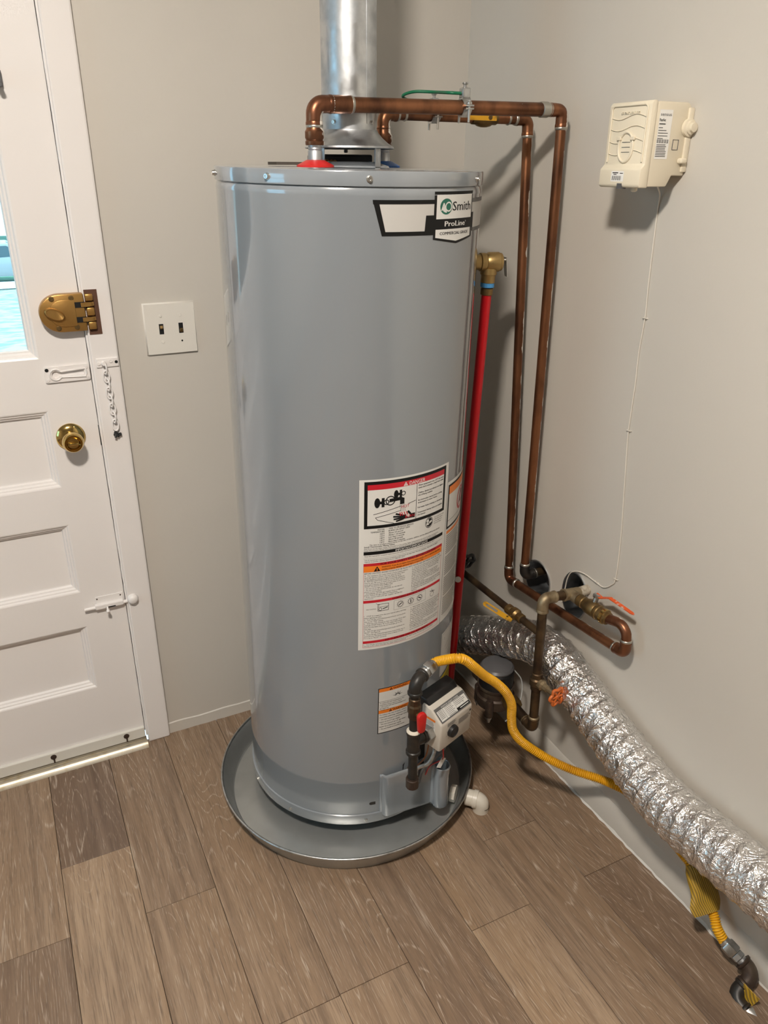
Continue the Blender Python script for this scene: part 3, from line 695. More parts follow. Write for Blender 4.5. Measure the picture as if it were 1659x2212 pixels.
# ================================================================== WATER HEATER
B0 = Vector((-0.4976, -0.3412, 0)); AX = Vector((0.0081, -0.0255, 1.4)).normalized(); TR = 0.258
RT = Vector((0, 0, 1)).rotation_difference(AX).to_matrix()
def W(x, y, z): return B0 + RT @ Vector((x, y, z))
def cyl(phi, r, z): p = math.radians(phi); return W(r*math.cos(p), r*math.sin(p), z)
def cdir(phi): p = math.radians(phi); return RT @ Vector((math.cos(p), math.sin(p), 0))
wh = thing('water_heater', B0, 'tall grey gas water heater standing in a metal drain pan', 'water heater')
ZB, ZS, ZT = 0.047, 1.4845, 1.5080
def tank_lathe(prof, caps=(True, True), seg=160): return lathe(prof, B0, AX, seg, caps)
obj('tank_jacket', tank_lathe([(TR-0.02, 0.070), (TR, 0.070), (TR, 0.168), (TR+0.0006, 0.172), (TR+0.0006, 0.180), (TR, 0.186), (TR, ZS-0.016), (TR+0.0006, ZS-0.014), (TR-0.0015, ZS-0.004), (TR-0.004, ZS)]), 'tank_paint', wh, 30)
br = obj('base_ring', tank_lathe([(TR-0.012, ZB), (TR+0.0035, ZB), (TR+0.004, ZB+0.001), (TR+0.003, 0.074), (TR+0.001, 0.0755), (TR-0.01, 0.0755)]), 'tank_paint', wh, 30)
lid = obj('top_lid', tank_lathe([(TR-0.008, ZS-0.001), (TR+0.0015, ZS-0.001), (TR+0.0018, ZS), (TR+0.0018, ZT-0.003), (TR+0.001, ZT-0.0012), (TR-0.002, ZT), (0.0005, ZT+0.0015)]), 'tank_paint', wh, 25)
for ph in (172, -146.4, -106.9, -51.1, -5, 45, 95, 135):
    o = screw_bm(cyl(ph, TR+0.0015, 1.4950), cdir(ph), 0.0045, 0.0055); obj('lid_screw', o, 'steel_screw', lid, 40)
for ph in (-178, -147.5, -104.9, -62):
    obj('ring_screw', screw_bm(cyl(ph, TR+0.003, 0.058), cdir(ph), 0.0038, 0.0035), 'steel_screw', br, 40)
for ph in (-90, 30, 150):
    obj('foot', lathe([(0.028, 0.0), (0.028, 0.004), (0.012, 0.008), (0.012, 0.050)], Vector((cyl(ph, 0.19, 0).x, cyl(ph, 0.19, 0).y, 0.0022)), (0, 0, 1), 16), 'black_iron', wh, 40)

# ---- artwork on the jacket
def on_tank(u, v, k): 
    r = TR+0.0003+0.00016*k; a = u/TR; return W(r*math.cos(a), r*math.sin(a), v)
U = lambda phi: math.radians(phi)*TR
# brand label
p = Print(on_tank, ['ink'])
a0, a1 = U(-105.3), U(-78.8)
V0, V1 = 1.4055, 1.4630; t = 0.0068
p.quad((U(-105.4), V1-t), (U(-79), V1-t), (U(-79), V1), (U(-105.6), V1), 'ink', 1)
p.quad((U(-101.9), V0), (U(-79), V0), (U(-79), V0+t), (U(-102.3), V0+t), 'ink', 1)
p.quad((U(-101.9), V0), (U(-100.1), V0), (U(-103.4), V1), (U(-105.6), V1), 'ink', 1)
p.quad((U(-100.6), V0+t), (U(-78.8), V0+t), (U(-78.8), V1-t), (U(-103.4), V1-t), 'label_silver', 0)
p.quad((U(-84.0), V0), (U(-78), V0), (U(-78), 1.4380), (U(-83.4), 1.4380), 'ink', 2)
p.rect(U(-79.6), U(-53.8), 1.4400, 1.4760, 'ink', 1)
p.rect(U(-79.6), U(-53.9), 1.4055, 1.4400, 'ink', 1)
p.quad((U(-79.6), 1.3975), (U(-66.0), 1.3885), (U(-66.0), 1.4060), (U(-79.6), 1.4060), 'ink', 1); p.quad((U(-66.0), 1.3885), (U(-53.2), 1.3975), (U(-53.2), 1.4060), (U(-66.0), 1.4060), 'ink', 1)
p.rect(U(-54.4), U(-52.0), 1.4070, 1.4395, 'ink', 1)
p.rect(U(-78.4), U(-54.8), 1.4312, 1.4708, 'label_white', 3)
p.quad((U(-78.5), 1.4005), (U(-66.2), 1.3930), (U(-66.2), 1.4140), (U(-78.5), 1.4140), 'label_white', 3); p.quad((U(-66.2), 1.3930), (U(-54.9), 1.3998), (U(-54.9), 1.4140), (U(-66.2), 1.4140), 'label_white', 3)
for va, vb in ((1.4562, 1.4628), (1.4060, 1.4125)): p.rect(U(-54.0), U(-26), va, vb, 'ink_grey', 1)
p.rect(U(-54.0), U(-26), 1.4125, 1.4562, 'label_silver', 0)
p.disc(U(-73.1), 1.4515, 0.0158, 0.0132, 'ink_green', 4, 28)
p.text('A', U(-76.0), 1.4450, 0.0128, 'label_white', 5, width=0.0125, bold=0.03); 
for i in range(24):
    x0, x1 = 2*math.pi*i/24, 2*math.pi*(i+1)/24
    p.face([(U(-71.9)+0.0088*math.cos(x0), 1.4512+0.0083*math.sin(x0)), (U(-71.9)+0.0088*math.cos(x1), 1.4512+0.0083*math.sin(x1)), (U(-71.9)+0.0064*math.cos(x1), 1.4512+0.0059*math.sin(x1)), (U(-71.9)+0.0064*math.cos(x0), 1.4512+0.0059*math.sin(x0))], 'label_white', 5)
p.text('Smith', U(-69.3), 1.4445, 0.0150, 'ink', 4, width=U(-55.9)-U(-69.3), bold=0.022)
p.text('ProLine', U(-73.6), 1.4188, 0.0088, 'label_white', 4, width=U(-60.2)-U(-73.6), bold=0.045)
p.text('®', U(-59.9), 1.4240, 0.003, 'label_white', 4)
p.text('COMMERCIAL GRADE', U(-76.2), 1.4046, 0.0050, 'ink', 4, width=U(-57.2)-U(-76.2), bold=0.035)
p.build('brand_label', wh, 'black and white brand label with a green emblem')

# big safety label
LU0, LU1, LV0, LV1 = U(-109.8), U(-60.9), 0.5575, 0.9565
lw, lh = LU1-LU0, LV1-LV0
p = Print(on_tank, ['label_white'])
X = lambda f: LU0+lw*f
Y = lambda f: LV1-lh*f
p.rect(LU0, LU1, LV0, LV1, 'label_white', 0)
p.frame(X(0.045), X(0.955), Y(0.268), Y(0.011), 0.0068, 'ink', 1)
p.rect(X(0.075), X(0.925), Y(0.056), Y(0.028), 'ink_red', 1)
def warn_tri(cu, v, s, m1, m2, k):
    p.face([(cu-s*0.6, v), (cu+s*0.6, v), (cu, v+s)], m1, k); p.rect(cu-s*0.07, cu+s*0.07, v+s*0.28, v+s*0.66, m2, k+1); p.rect(cu-s*0.07, cu+s*0.07, v+s*0.1, v+s*0.2, m2, k+1)
warn_tri(X(0.44), Y(0.0535), 0.0085, 'label_white', 'ink_red', 2)
p.text('DANGER', X(0.48), Y(0.0535), 0.0078, 'label_white', 2, bold=0.012, width=lw*0.175)
p.rect(X(0.560), X(0.565), Y(0.252), Y(0.056), 'ink', 1)
for i, s in enumerate(('Water temperature over 125°F can cause', 'severe burns instantly or death from scalds.', '', 'Children, disabled and elderly are at highest', 'risk of being scalded.', '', 'See instruction manual before setting', 'temperature at water heater.', '', 'Feel water before bathing or showering.', '', 'Temperature limiting valves are available,', 'see manual.')):
    if s: p.text(s, X(0.580), Y(0.072+0.0138*i), 0.0036, 'ink', 1, bold=0.018, maxw=lw*0.335)
def tap(cx, cy, s):
    p.disc(cx, cy, 0.006*s, 0.011*s, 'ink', 2, 16); p.rect(cx, cx+0.010*s, cy-0.003*s, cy+0.003*s, 'ink', 2)
    p.line((cx+0.012*s, cy-0.010*s), (cx+0.012*s, cy+0.010*s), 0.006*s, 'ink', 2); p.ring(cx+0.019*s, cy, 0.006*s, 0.002*s, 'ink', 2, 14)
tap(X(0.165), Y(0.128), 1.0); tap(X(0.345), Y(0.092), 0.85)
p.ring(X(0.29), Y(0.122), 0.0105, 0.0022, 'ink', 2, 20)
p.quad((X(0.28), Y(0.130)), (X(0.40), Y(0.126)), (X(0.40), Y(0.108)), (X(0.28), Y(0.112)), 'ink', 3); p.quad((X(0.385), Y(0.150)), (X(0.43), Y(0.150)), (X(0.43), Y(0.118)), (X(0.385), Y(0.108)), 'ink', 3)
p.text('HOT', X(0.40), Y(0.173), 0.0062, 'ink_red', 3, width=lw*0.085)
for q in (0.385, 0.40, 0.415, 0.43): p.line((X(q), Y(0.152)), (X(q+0.012), Y(0.192)), 0.0007, 'ink_grey', 2)
p.line((X(0.13), Y(0.190)), (X(0.40), Y(0.160)), 0.0010, 'ink', 2); p.line((X(0.47), Y(0.155)), (X(0.555), Y(0.146)), 0.0010, 'ink', 2)
p.line((X(0.15), Y(0.208)), (X(0.40), Y(0.184)), 0.0010, 'ink', 2); p.line((X(0.15), Y(0.208)), (X(0.17), Y(0.222)), 0.0010, 'ink', 2); p.line((X(0.17), Y(0.222)), (X(0.33), Y(0.250)), 0.0010, 'ink', 2)
# scalded hand: palm, four fingers, thumb
p.face([(X(0.40), Y(0.212)), (X(0.55), Y(0.214)), (X(0.55), Y(0.240)), (X(0.42), Y(0.236))], 'ink', 3)
for a, b in (((0.42, 0.214), (0.345, 0.200)), ((0.42, 0.221), (0.32, 0.214)), ((0.42, 0.228), (0.325, 0.229)), ((0.43, 0.234), (0.35, 0.242))): p.line((X(a[0]), Y(a[1])), (X(b[0]), Y(b[1])), 0.0036, 'ink', 3)
p.line((X(0.50), Y(0.214)), (X(0.47), Y(0.196)), 0.0046, 'ink', 3)
for q in (0.385, 0.405, 0.43, 0.455): p.line((X(q), Y(0.195)), (X(q+0.012), Y(0.215)), 0.002, 'ink_red', 4)
p.text('BURN', X(0.445), Y(0.2335), 0.0058, 'ink_red', 4, width=lw*0.10)
for i, (a, b) in enumerate((('WATER', 'TIME TO PRODUCE SERIOUS'), ('TEMPERATURE', 'BURNS ON ADULT SKIN'), ('160°F', 'About 1/2 second'), ('150°F', 'About 1 1/2 seconds'), ('140°F', 'Less than 5 seconds'), ('130°F', 'About 30 seconds'), ('120°F', 'More than 5 minutes'))):
    p.text(a, X(0.24), Y(0.281+0.0122*i), 0.0034, 'ink', 1, bold=0.018, align='r'); p.text(b, X(0.28), Y(0.281+0.0122*i), 0.0034, 'ink', 1, bold=0.018)
p.text('The time to produce serious burns on the skin of infants, children, and the elderly will be even shorter.', X(0.10), Y(0.364), 0.0032, 'ink', 1, maxw=lw*0.83, bold=0.01)
p.text('Install Thermostatic Mixing Valves', X(0.05), Y(0.375), 0.0036, 'ink', 1, bold=0.018)
p.text('Even if you set the water heater thermostat to a low setting, higher temperatures may occur in certain circumstances.', X(0.05), Y(0.3855), 0.0029, 'ink', 1, maxw=lw*0.89)
p.text('Install Thermostatic Mixing Valves (temperature limiting valves) at each point of use to reduce the risk of scalding.', X(0.05), Y(0.395), 0.0029, 'ink', 1, maxw=lw*0.89)
p.disc(X(0.735), Y(0.300), 0.0115, 0.0125, 'ink', 1, 26); p.ring(X(0.735), Y(0.300), 0.0108, 0.001, 'label_white', 2, 24)
p.disc(X(0.715), Y(0.290), 0.0034, 0.0038, 'label_white', 2, 14); p.face([(X(0.695), Y(0.312)), (X(0.73), Y(0.314)), (X(0.73), Y(0.301)), (X(0.70), Y(0.299))], 'label_white', 2); p.face([(X(0.735), Y(0.308)), (X(0.775), Y(0.300)), (X(0.765), Y(0.288)), (X(0.735), Y(0.296))], 'label_white', 2)
for i, s in enumerate(('See manual for more', 'information about', 'preventing burns', 'from hot water')): p.text(s, X(0.805), Y(0.286+0.012*i), 0.003, 'ink', 1, maxw=lw*0.15)
p.rect(X(0.045), X(0.955), Y(0.417), Y(0.398), 'ink', 1)
p.text('IMPORTANT/IMPORTANTE', X(0.54), Y(0.4145), 0.0052, 'label_white', 2, bold=0.014, align='c', width=lw*0.37)
p.text('Read the manual for complete instructions and safety information. For a new manual, call 1-800-821-2017.', X(0.055), Y(0.428), 0.0030, 'ink', 1, maxw=lw*0.88)
p.rect(X(0.045), X(0.955), Y(0.4385), Y(0.4375), 'ink_grey', 1)
p.text('Lea el manual para instrucciones completas e informacion de seguridad. Manuales gratuitos, disponibles en ingles y', X(0.055), Y(0.450), 0.0030, 'ink', 1, maxw=lw*0.88)
p.text('espanol se pueden obtener llamando al 1-800-821-2017', X(0.055), Y(0.460), 0.0030, 'ink', 1, maxw=lw*0.5)
p.rect(X(0.045), X(0.955), Y(0.483), Y(0.467), 'ink_red', 1); p.text('FOR YOUR SAFETY READ BEFORE LIGHTING', X(0.53), Y(0.4815), 0.0050, 'ink', 2, align='c', width=lw*0.64, bold=0.006)
p.rect(X(0.045), X(0.955), Y(0.518), Y(0.483), 'ink_orange', 1)
warn_tri(X(0.175), Y(0.5165), 0.012, 'ink', 'ink_orange', 2)
p.text('WARNING: If you do not follow these instructions exactly, a fire or explosion may result', X(0.22), Y(0.4985), 0.0036, 'ink', 2, maxw=lw*0.70, bold=0.014)
p.text('causing property damage, personal injury or loss of life.', X(0.22), Y(0.512), 0.0036, 'ink', 2, maxw=lw*0.46, bold=0.014)
p.text('BEFORE LIGHTING: ENTIRE SYSTEM MUST BE FILLED WITH WATER AND AIR PURGED FROM ALL LINES.', X(0.055), Y(0.530), 0.0032, 'ink', 1, maxw=lw*0.88, bold=0.012)
colA = ('A.  This appliance has a pilot which is lit by a piezo-electric', '      spark gas ignition system. Do not open the inner door', '      of the appliance and try to light the pilot by hand.', 'B.  BEFORE LIGHTING smell all around the appliance', '      area for gas. Be sure to smell next to the floor because', '      some gas is heavier than air and will settle on the floor.', 'WHAT TO DO IF YOU SMELL GAS', '   •  Do not try to light any appliance.', '   •  Do not touch any electric switch; do not use any', '       phone in your building.', '   •  Immediately call your gas supplier from a neighbor\'s', '       phone. Follow the gas supplier\'s instructions.', '   •  If you cannot reach your gas supplier, call the fire', '       department.')
colB = ('C.  Use only your hand to push in or turn the gas control', '      knob. Never use tools. If the knob will not push in or', '      turn by hand, do not try to repair it; call a qualified', '      service technician. Force or attempted repair may', '      result in a fire or explosion.', 'D.  Do not use this appliance if any part has been', '      under water. Immediately call a qualified service', '      technician to inspect the appliance and to replace any', '      part of the control system and any gas control which', '      has been under water.', 'E.  DO NOT USE OR STORE GASOLINE OR OTHER', '      FLAMMABLE VAPORS AND LIQUIDS such as solvents', '      or adhesives in the vicinity of this or any other', '      appliance.')
for i, s in enumerate(colA): p.text(s, X(0.055), Y(0.543+0.0107*i), 0.0031, 'ink', 1, maxw=lw*0.44)
for i, s in enumerate(colB): p.text(s, X(0.545), Y(0.543+0.0107*i), 0.0030, 'ink', 1, maxw=lw*0.41)
p.rect(X(0.045), X(0.955), Y(0.705), Y(0.689), 'ink_red', 1); p.text('LIGHTING INSTRUCTIONS', X(0.53), Y(0.7035), 0.0050, 'ink', 2, align='c', width=lw*0.38, bold=0.006)
p.text('GAS CONTROL', X(0.075), Y(0.748), 0.0024, 'ink', 1); p.frame(X(0.19), X(0.30), Y(0.762), Y(0.718), 0.0010, 'ink', 1); p.rect(X(0.19), X(0.30), Y(0.737), Y(0.735), 'ink', 1); p.ring(X(0.215), Y(0.75), 0.004, 0.001, 'ink', 1, 12); p.line((X(0.17), Y(0.712)), (X(0.21), Y(0.725)), 0.0008, 'ink', 1); p.line((X(0.24), Y(0.75)), (X(0.29), Y(0.742)), 0.002, 'ink', 1)
p.frame(X(0.355), X(0.735), Y(0.772), Y(0.712), 0.0005, 'ink_grey', 1)
for j, c in enumerate((0.425, 0.545, 0.655)):
    p.ring(X(c), Y(0.742), 0.0072, 0.0012, 'ink', 1, 22); p.line((X(c)-0.0045*math.cos(0.6+j), Y(0.742)-0.0045*math.sin(0.6+j)), (X(c)+0.0045*math.cos(0.6+j), Y(0.742)+0.0045*math.sin(0.6+j)), 0.0022, 'ink', 1)
    for k in range(12):
        a = k*math.pi/6; p.line((X(c)+0.0082*math.cos(a), Y(0.742)+0.0082*math.sin(a)), (X(c)+0.0096*math.cos(a), Y(0.742)+0.0096*math.sin(a)), 0.0008, 'ink', 1)
p.line((X(0.80), Y(0.735)), (X(0.87), Y(0.742)), 0.0014, 'ink', 1); p.line((X(0.82), Y(0.722)), (X(0.86), Y(0.756)), 0.0008, 'ink', 1); p.ring(X(0.83), Y(0.757), 0.006, 0.0007, 'ink', 1, 14)
colA = ('1.   STOP! It is imperative that you read all safety warnings', '      before lighting the pilot.', '2.   Turn the gas control/temperature knob counterclock-', '      wise to the "OFF" setting.', '3.   Wait ten (10) minutes to clear out any gas. If you then', '      smell gas, STOP! Follow "B" in the safety information', '      above on this label. If you do not smell gas, go to the', '      next step.', '4.   Turn the gas control/temperature knob clockwise to', '      "PILOT". See Figure B.', '5.   Press the gas control/temperature knob all the way in', '      and hold it in. The knob should move in about 1/4 inch', '      if it is set to "PILOT" correctly.')
colB = ('6.   While holding the gas control/temperature knob in, click', '      the igniter button continuously about once a second up', '      to 90 seconds or until the status light begins to flash.', '7.   When the status light starts blinking, release the knob.', '      If the status light does not start blinking within 90', '      seconds, repeat steps 2 through 6 up to three times,', '      waiting 10 minutes between lighting attempts.', '8.   Turn the gas control/temperature knob to the desired', '      setting. The mark indicative of approximately 120°F is', '      preferred starting point.', '      If the appliance will not operate, follow the instructions', '      TO TURN OFF GAS TO APPLIANCE and call your', '      service technician or gas supplier.')
for i, s in enumerate(colA): p.text(s, X(0.055), Y(0.790+0.0117*i), 0.0031, 'ink', 1, maxw=lw*0.44)
for i, s in enumerate(colB): p.text(s, X(0.545), Y(0.790+0.0117*i), 0.0030, 'ink', 1, maxw=lw*0.41)
p.rect(X(0.045), X(0.955), Y(0.960), Y(0.944), 'ink_red', 1); p.text('TO TURN OFF GAS TO APPLIANCE', X(0.53), Y(0.9585), 0.0050, 'ink', 2, align='c', width=lw*0.52, bold=0.006)
p.text('1.   Turn the gas control/temperature knob counterclockwise to the "OFF" setting. The status light will stop blinking', X(0.055), Y(0.971), 0.0029, 'ink', 1, maxw=lw*0.85)
p.text('      and stay on for a short time after the water heater is turned off.', X(0.055), Y(0.981), 0.0029, 'ink', 1, maxw=lw*0.5)
p.frame(X(0.045), X(0.955), Y(0.9865), Y(0.467), 0.0006, 'ink_red', 1)
p.build('safety_label', wh, 'large white safety label with red danger header')

# label round the side
p = Print(on_tank, ['label_white'])
s0, s1 = U(-60.6), U(-22)
p.rect(s0, s1, 0.5585, 0.9085, 'label_white', 0)
p.frame(s0+0.004, s1-0.004, 0.7960, 0.9010, 0.005, 'ink', 1); p.rect(s0+0.009, s1-0.009, 0.878, 0.896, 'ink_orange', 1)
p.ring(s0+0.085, 0.845, 0.028, 0.006, 'ink_red', 1, 24); p.line((s0+0.068, 0.828), (s0+0.102, 0.862), 0.005, 'ink_red', 2); p.face([(s0+0.076, 0.832), (s0+0.094, 0.832), (s0+0.092, 0.862), (s0+0.083, 0.866)], 'ink', 1)
p.line((s0+0.009, 0.815), (s1-0.009, 0.815), 0.0008, 'ink', 1)
p.rect(s0+0.006, s1-0.004, 0.784, 0.791, 'ink_orange', 1)
for i in range(44):
    v = 0.778-0.0048*i
    if i % 11 == 10: continue
    p.rect(s0+0.007, s0+0.075+0.010*random.random(), v, v+0.0018, 'ink_grey', 1); p.rect(s0+0.092, s1-0.008-0.012*random.random(), v, v+0.0018, 'ink_grey', 1)
p.build('information_label', wh, 'white side label with orange warning header and fine print')
p = Print(on_tank, ['label_white'])
p.rect(U(-57.0), U(-24), 0.395, 0.518, 'label_white', 0); p.frame(U(-56), U(-25), 0.400, 0.513, 0.0005, 'ink_grey', 1); p.text('2', U(-53.5), 0.494, 0.006, 'ink', 1)
for i in range(5): p.line((U(-52+2*i), 0.47-0.012*i), (U(-40+2*i), 0.485-0.016*i), 0.0008, 'ink_grey', 1)
p.build('wiring_label', wh, 'white diagram label low on the side')
p = Print(on_tank, ['ink_yellow'])
p.rect(U(-55.5), U(-24), 0.300, 0.388, 'ink_yellow', 0)
for i in range(5): p.rect(U(-54), U(-30), 0.375-0.012*i, 0.378-0.012*i, 'ink', 1)
p.build('energy_label', wh, 'yellow label half hidden behind the gas valve')
# small warning label
p = Print(on_tank, ['label_white'])
s0, s1, q0, q1 = U(-99.4), U(-78.0), 0.3185, 0.4475
p.rect(s0, s1, q0, q1, 'label_white', 0); p.frame(s0, s1, q0, q1, 0.0018, 'ink', 1)
p.rect(s0+0.002, s1-0.002, 0.4365, 0.4455, 'ink_orange', 1); p.rect(s0+0.002, s1-0.002, 0.3760, 0.3855, 'ink_orange', 1)
for v in (0.4378, 0.3772): warn_tri(s0+0.031, v, 0.0068, 'ink', 'ink_orange', 2); p.text('WARNING', s0+0.036, v, 0.0062, 'ink', 2, width=0.037, bold=0.008)
c = (s0+0.048, 0.4215)
for k in range(9):
    a = math.radians(15+18.5*k); r = 0.010 if k % 2 else 0.0145
    p.face([(c[0]+0.004*math.cos(a-0.2), c[1]-0.004+0.004*math.sin(a-0.2)), (c[0]+r*math.cos(a), c[1]-0.004+r*math.sin(a)), (c[0]+0.004*math.cos(a+0.2), c[1]-0.004+0.004*math.sin(a+0.2))], 'ink', 2)
p.rect(s0+0.002, s1-0.002, 0.4090, 0.4096, 'ink', 1)
for i, s in enumerate(('To reduce the risk of explosion or fire', 'resulting in serious injury or death:', '•  Use a new CSA International approved', '    gas supply line', '•  Install a shut-off valve')): p.text(s, s0+0.004, 0.4038-0.0050*i, 0.0030, 'ink', 1, maxw=0.084, bold=0.01)
for i, s in enumerate(('To reduce the risk of death, carbon', 'monoxide poisoning, explosion, fire:', '•  Do not connect a natural gas water', '    heater to an L.P. gas supply', '•  Do not connect an L.P. gas water', '    heater to a natural gas supply', '•  Do not install in a mobile home')): p.text(s, s0+0.004, 0.3700-0.0068*i, 0.0036, 'ink', 1, maxw=0.084, bold=0.01)
p.build('warning_label', wh, 'small white label with two orange warning bars')

# ---- lower access cover, bulging out to the right
def cover():
    N = RT @ Vector((0, 0, 1)); out = []
    def P(phi, r): return (r*math.cos(math.radians(phi)), r*math.sin(math.radians(phi)))
    path = [P(-97.5, TR+0.001), P(-96, TR+0.002), P(-94.8, TR+0.009), P(-93.2, TR+0.0125)]
    path += [P(-90, TR+0.0125), P(-86, TR+0.013)]
    e = Vector(P(-86, TR+0.013)); tdir = Vector((math.cos(math.radians(-3)), math.sin(math.radians(-3))))
    for k in range(1, 6): q = e+tdir*(0.016*k); path.append((q.x, q.y))
    q = Vector(path[-1]); nrm = Vector((math.sin(math.radians(-3)), -math.cos(math.radians(-3))))
    path.append(tuple(q+tdir*0.004+nrm*0.006))
    c = q+tdir*0.0225+nrm*0.008
    for k in range(13):
        a = math.radians(190+205*k/12); path.append((c.x+0.0195*math.cos(a), c.y+0.0195*math.sin(a)))
    q = Vector(path[-1]); path.append(tuple(q+Vector((-0.018, 0.030))))
    n = len(path); rings = []
    def top(i): return 0.193-(0.006 if i > 11 else 0.0)+(0.004 if 3 <= i < 8 else 0)
    for z in (0.062, 0.067, 0.085, 0.125, 0.16, 0.184, 1): 
        rings.append([])
        for i, (x, y) in enumerate(path):
            zz = z if z < 1 else top(i)
            bulge = 0.0022 if (i > 11 and (z in (0.067, 0.184))) else 0
            v = Vector((x, y)); v = v + v.normalized()*bulge
            rings[-1].append(W(v.x, v.y, zz))
    bm = bmesh.new(); add_rings(bm, rings, False, False, False)
    r = bmesh.ops.solidify(bm, geom=list(bm.faces), thickness=-0.0012) if False else None
    o = obj('access_cover', bm, 'tank_paint', wh, 35, 'grey sheet metal burner cover')
    md = o.modifiers.new('thickness', 'SOLIDIFY'); md.thickness = 0.0014; md.offset = 0
    return o
cov = cover()
obj('cover_slot', box((-0.006, -0.0005, -0.0035), (0.006, 0.0008, 0.0035)), 'dark', None) if False else None
def slot():
    bm = bmesh.new(); pts = []
    for a in range(0, 181, 20): pts.append((-0.004-0.0045*math.sin(math.radians(a)), 0.0045*math.cos(math.radians(a))))
    pts += [(0.007, -0.0045), (0.007, 0.0045)]
    vs = [bm.verts.new(on_tank(U(-101.2)+a, 0.106+b, 1)) for a, b in pts]; bm.faces.new(vs); obj('jacket_slot', bm, 'cavity', wh)
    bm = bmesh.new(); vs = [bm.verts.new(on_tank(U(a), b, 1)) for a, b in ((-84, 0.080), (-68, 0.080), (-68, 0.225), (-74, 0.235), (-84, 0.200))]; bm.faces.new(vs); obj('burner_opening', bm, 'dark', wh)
slot()

# ---- gas control valve
VPHI = -70.0
vn = Vector((math.cos(math.radians(VPHI)), math.sin(math.radians(VPHI)), 0)); vt = Vector((-vn.y, vn.x, 0))
def G(n, t, z): q = vn*n+vt*t; return W(q.x, q.y, z)
Gn, Gt, Gz = RT@vn, RT@vt, RT@Vector((0, 0, 1))
gc = obj('gas_control', prism([G(n, -0.066, z) for n, z in ((0.302, 0.312), (0.360, 0.308), (0.363, 0.386), (0.330, 0.413), (0.302, 0.418))], Gt, 0.114, 0.006), 'beige_plastic', wh, 40, 'beige gas control valve with black dial')
obj('valve_back', prism([G(n, -0.060, z) for n, z in ((0.284, 0.318), (0.3040, 0.316), (0.3200, 0.4155), (0.310, 0.428), (0.284, 0.430))], Gt, 0.102, 0.003), 'black_plastic', gc, 40)
obj('thermowell', lathe(cyl_prof(0.017, 0, 0.040, 0.001), G(0.250, -0.005, 0.365), Gn, 20), 'brass_dull', gc, 40)
obj('dial', lathe([(0.0, 0), (0.0155, 0), (0.0155, 0.004), (0.014, 0.010), (0.0115, 0.011), (0.010, 0.0095), (0.0, 0.0095)], G(0.3605, -0.026, 0.352), Gn, 28), 'black_plastic', gc, 35)
bm = box((-0.0012, -0.010, 0), (0.0012, 0.010, 0.003)); bm.free()
# sticker on the sloping face
a3, b3 = G(0.3620, 0, 0.3868), G(0.3300, 0, 0.4130); sl = (b3-a3).normalized(); nrm = Gt.cross(sl).normalized()
if nrm.dot(Gn) < 0: nrm = -nrm
mid = (a3+b3)/2
def on_slope(u, v, k): return mid + Gt*(u-0.009) + sl*v + nrm*(0.0012+0.00025*k)
p = Print(on_slope, ['ink_grey'])
p.rect(-0.052, 0.052, -0.0175, 0.0175, 'ink_grey', 0); p.rect(-0.049, 0.049, -0.0145, 0.0098, 'label_white', 1)
p.text('STATUS LIGHT CODE', -0.030, 0.0112, 0.0036, 'label_white', 1, width=0.060, bold=0.01)
for q in (-0.030, -0.022, 0.008): p.rect(q, q+0.0006, -0.0145, 0.0098, 'ink', 2)
for i in range(6):
    v = 0.0065-0.0034*i; p.rect(-0.049, -0.022, v, v+0.0003, 'ink', 2); p.rect(-0.046, -0.033, v+0.0011, v+0.002, 'ink_grey', 2); p.rect(-0.020, 0.004-0.006*random.random(), v+0.0011, v+0.0021, 'ink_grey', 2)
    if i < 4: p.rect(0.010, 0.045-0.01*random.random(), v+0.0011, v+0.0021, 'ink_grey', 2)
p.rect(0.006, 0.049, -0.0150, -0.0085, 'ink', 3); p.rect(0.016, 0.046, -0.0128, -0.0110, 'label_white', 4)
for i in range(16): p.rect(-0.020+0.0014*i, -0.020+0.0014*i+(0.0004 if i % 3 else 0.0009), -0.0140, -0.0112, 'ink', 3)
p.ring(0.034, -0.0045, 0.0018, 0.0004, 'ink', 2, 10); p.ring(0.022, -0.003, 0.0014, 0.0004, 'ink', 2, 10)
p.build('code_sticker', gc, 'black framed white code sticker')
def on_front(u, v, k): return G(0.3635-0.0385*0+0.0003*k, u-0.009, v)
def on_front2(u, v, k): return G(0.3603+(v-0.308)/0.078*0.003+0.0006+0.0002*k, u, v)
p = Print(on_front2, ['ink_grey'])
for k in range(9):
    a = math.radians(-60+37*k); p.line((-0.026+0.018*math.cos(a), 0.352+0.018*math.sin(a)), (-0.026+0.0205*math.cos(a), 0.352+0.0205*math.sin(a)), 0.001, 'ink', 0)
for i in range(4): p.rect(-0.045, -0.015-0.004*(i % 2), 0.3800-0.0026*i, 0.3812-0.0026*i, 'ink_grey', 0)
for i in range(6): p.rect(-0.004, 0.034-0.004*(i % 2), 0.3700-0.0028*i, 0.3712-0.0028*i, 'ink_grey', 0)
p.disc(0.037, 0.375, 0.003, 0.003, 'ink', 0, 14); p.disc(0.036, 0.364, 0.002, 0.0012, 'ink', 0, 10)
p.build('dial_print', gc)
def on_left(u, v, k): return G(0.3325+u, -0.0663-0.0002*k, v)
p = Print(on_left, ['label_white']); p.rect(-0.020, 0.012, 0.358, 0.392, 'label_white', 0); p.rect(-0.020, 0.012, 0.386, 0.392, 'ink_orange', 1)
for i in range(9): p.rect(-0.018, 0.010-0.004*random.random(), 0.3825-0.0028*i, 0.3837-0.0028*i, 'ink_grey', 1)
p.build('side_sticker', gc, 'small white sticker with orange top')
bm = bmesh.new(); hexnut(bm, G(0.328, -0.084, 0.352), Gt, 0.021, 0.019); obj('inlet_fitting', bm, 'zinc', gc, 30)
